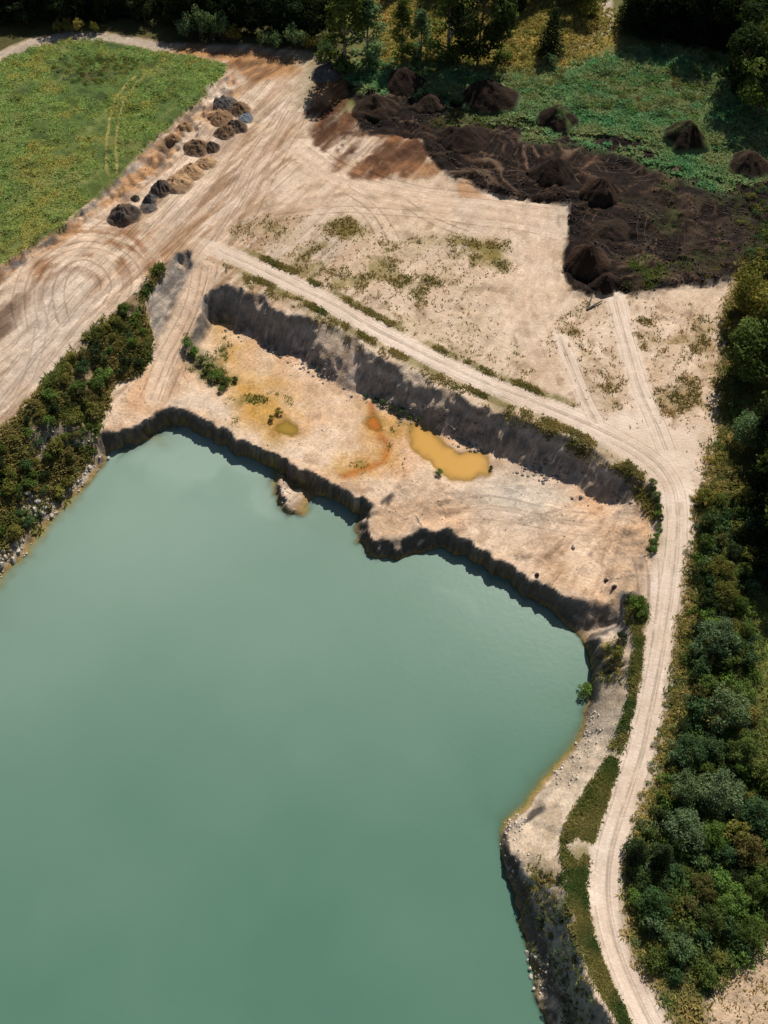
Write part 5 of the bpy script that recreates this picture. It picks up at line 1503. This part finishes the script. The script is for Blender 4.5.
YARD = [([(-5, 436), (60, 352), (110, 292), (150, 250), (195, 200), (240, 135), (285, 80)], np.linspace(-8, 7, 7), 1.9), ([(45, 332), (36, 295), (48, 264), (74, 249), (104, 252), (124, 268), (129, 290), (108, 318)], np.linspace(-3.5, 3.5, 5), 1.9),
        ([(62, 262), (36, 300), (30, 350), (6, 405)], (-2, 1.5), 1.9), ([(130, 222), (160, 195), (205, 150), (250, 100)], (-1.5, 2.5), 1.9), ([(300, 148), (330, 170), (376, 187), (420, 198), (500, 207), (562, 214)], (-2.5, 0, 2.4), 1.9),
        ([(255, 140), (262, 190), (225, 236), (200, 244)], (-2, 0.5), 1.9), ([(292, 108), (262, 160), (240, 205), (214, 245)], (-2, 0.6, 3), 1.9), ([(268, 216), (340, 205), (430, 212), (545, 228)], (-1, 2), 1.9),
        ([(525, 208), (530, 260), (520, 310), (535, 360), (562, 408)], (-1.2, 2.6), 1.9), ([(552, 208), (546, 260), (552, 312)], (0.4,), 1.9), ([(335, 192), (368, 212), (386, 246)], (0, 2), 1.9), ([(400, 200), (440, 225), (474, 236)], (0,), 1.9),
        ([(206, 262), (200, 300), (182, 338), (164, 372), (152, 404)], (-1.6, 0.3, 1.4), 1.7), ([(215, 268), (206, 308), (190, 340), (172, 366), (186, 388)], (0,), 1.7),
        ([(640, 556), (646, 590), (640, 625), (634, 650)], (0, 1.4), 1.5), ([(700, 300), (690, 340), (672, 390), (664, 430)], (0,), 1.9), ([(610, 520), (560, 515), (500, 500), (440, 505)], (-3, 0, 2.5), 1.9), ([(606, 535), (560, 545), (500, 555)], (-1, 2), 1.9)]
for pts, offs, gauge in YARD:
    ln = world_poly(pts)
    for o_ in offs:
        gain = random.choice([0.66, 0.72, 0.8, 1.14])
        for sd_ in (-1, 1):
            ribbon(ln, o_ + sd_ * gauge / 2, random.uniform(0.24, 0.42), gain)
            if random.random() < 0.4:
                ribbon(ln, o_ + sd_ * (gauge / 2 + 0.5), random.uniform(0.5, 0.9), 1.12)
for pts, hw in ((road_px[:-1], 0.95), ([(560, 338), (573, 370), (586, 402), (600, 428)], 0.75), ([(615, 297), (622, 325), (632, 360), (642, 395), (656, 425), (668, 455)], 0.9)):
    ln = world_poly(pts)
    for o_, g_, w_ in ((-hw, 1.1, 0.5), (hw, 1.1, 0.5), (-hw - 0.5, 0.82, 0.22), (hw + 0.55, 0.82, 0.22), (0.1, 0.8, 0.3), (-0.3, 0.86, 0.2)):
        ribbon(ln, o_, w_, g_)
ln = world_poly([(112, 174), (111, 140), (116, 110), (126, 92), (142, 74)])
for o_ in (-1.0, 1.0):
    ribbon(ln, o_, 0.5, 1, (178, 166, 100))
for k in range(170):
    px, py = random.uniform(380, 740), random.uniform(110, 280)
    x, y = ground_point(px, py)
    if float(sample(m_peat, x, y)) < 0.6:
        continue
    a0 = random.uniform(0, 6.28); rad = random.uniform(4, 20); cx_, cy_ = x - rad * math.cos(a0), y - rad * math.sin(a0)
    aa = np.linspace(a0, a0 + random.uniform(0.5, 1.3), 14)
    arc = np.stack([cx_ + rad * np.cos(aa), cy_ + rad * np.sin(aa)], -1)
    arc = arc[sample(m_peat, arc[:, 0], arc[:, 1]) > 0.5]
    if len(arc) > 4:
        cc = random.choice([(96, 76, 60), (74, 58, 47), (20, 17, 16), (110, 90, 74)])
        for o_ in (-0.9, 0.9):
            ribbon(arc, o_ * random.uniform(0.5, 1.2), random.uniform(0.14, 0.3), 1, cc)
me = mesh_np("wheel_tracks", np.vstack(RV), np.vstack(RF), rut_material(), True)
set_col(me, "soil_colour", np.vstack(RC))
tag(link("wheel_tracks", me), "wheel ruts crossing the pale sand, the roads and the peat", kind="stuff")

# forked form of unclear identity at the peat edge
fx, fy = ground_point(590, 306)
fx2, fy2 = ground_point(587, 310); fx3, fy3 = ground_point(592, 297); fx4, fy4 = ground_point(602, 302)
V, F = [], []
o0 = Vector((fx2, fy2, gz(fx2, fy2)))
for ex, ey, hh in ((fx3, fy3, 0.5), (fx4, fy4, 0.35)):
    tip = Vector((ex, ey, gz(ex, ey) + hh)) - o0
    tube(V, F, [(0, 0, 0.12), tuple(tip * 0.5 + Vector((0, 0, 0.1))), tuple(tip)], [0.2, 0.16, 0.09], 7)
me = bpy.data.meshes.new("forked_form")
me.from_pydata([tuple(v) for v in V], [], F)
me.materials.append(M_FORK)
o = link("forked_form", me)
o.location = o0
tag(o, "forked grey form lying on the sand at the peat edge beside the straight track", "branch")

n_obj = len(scene.objects)
print("objects", n_obj, "grid", NX, NY)
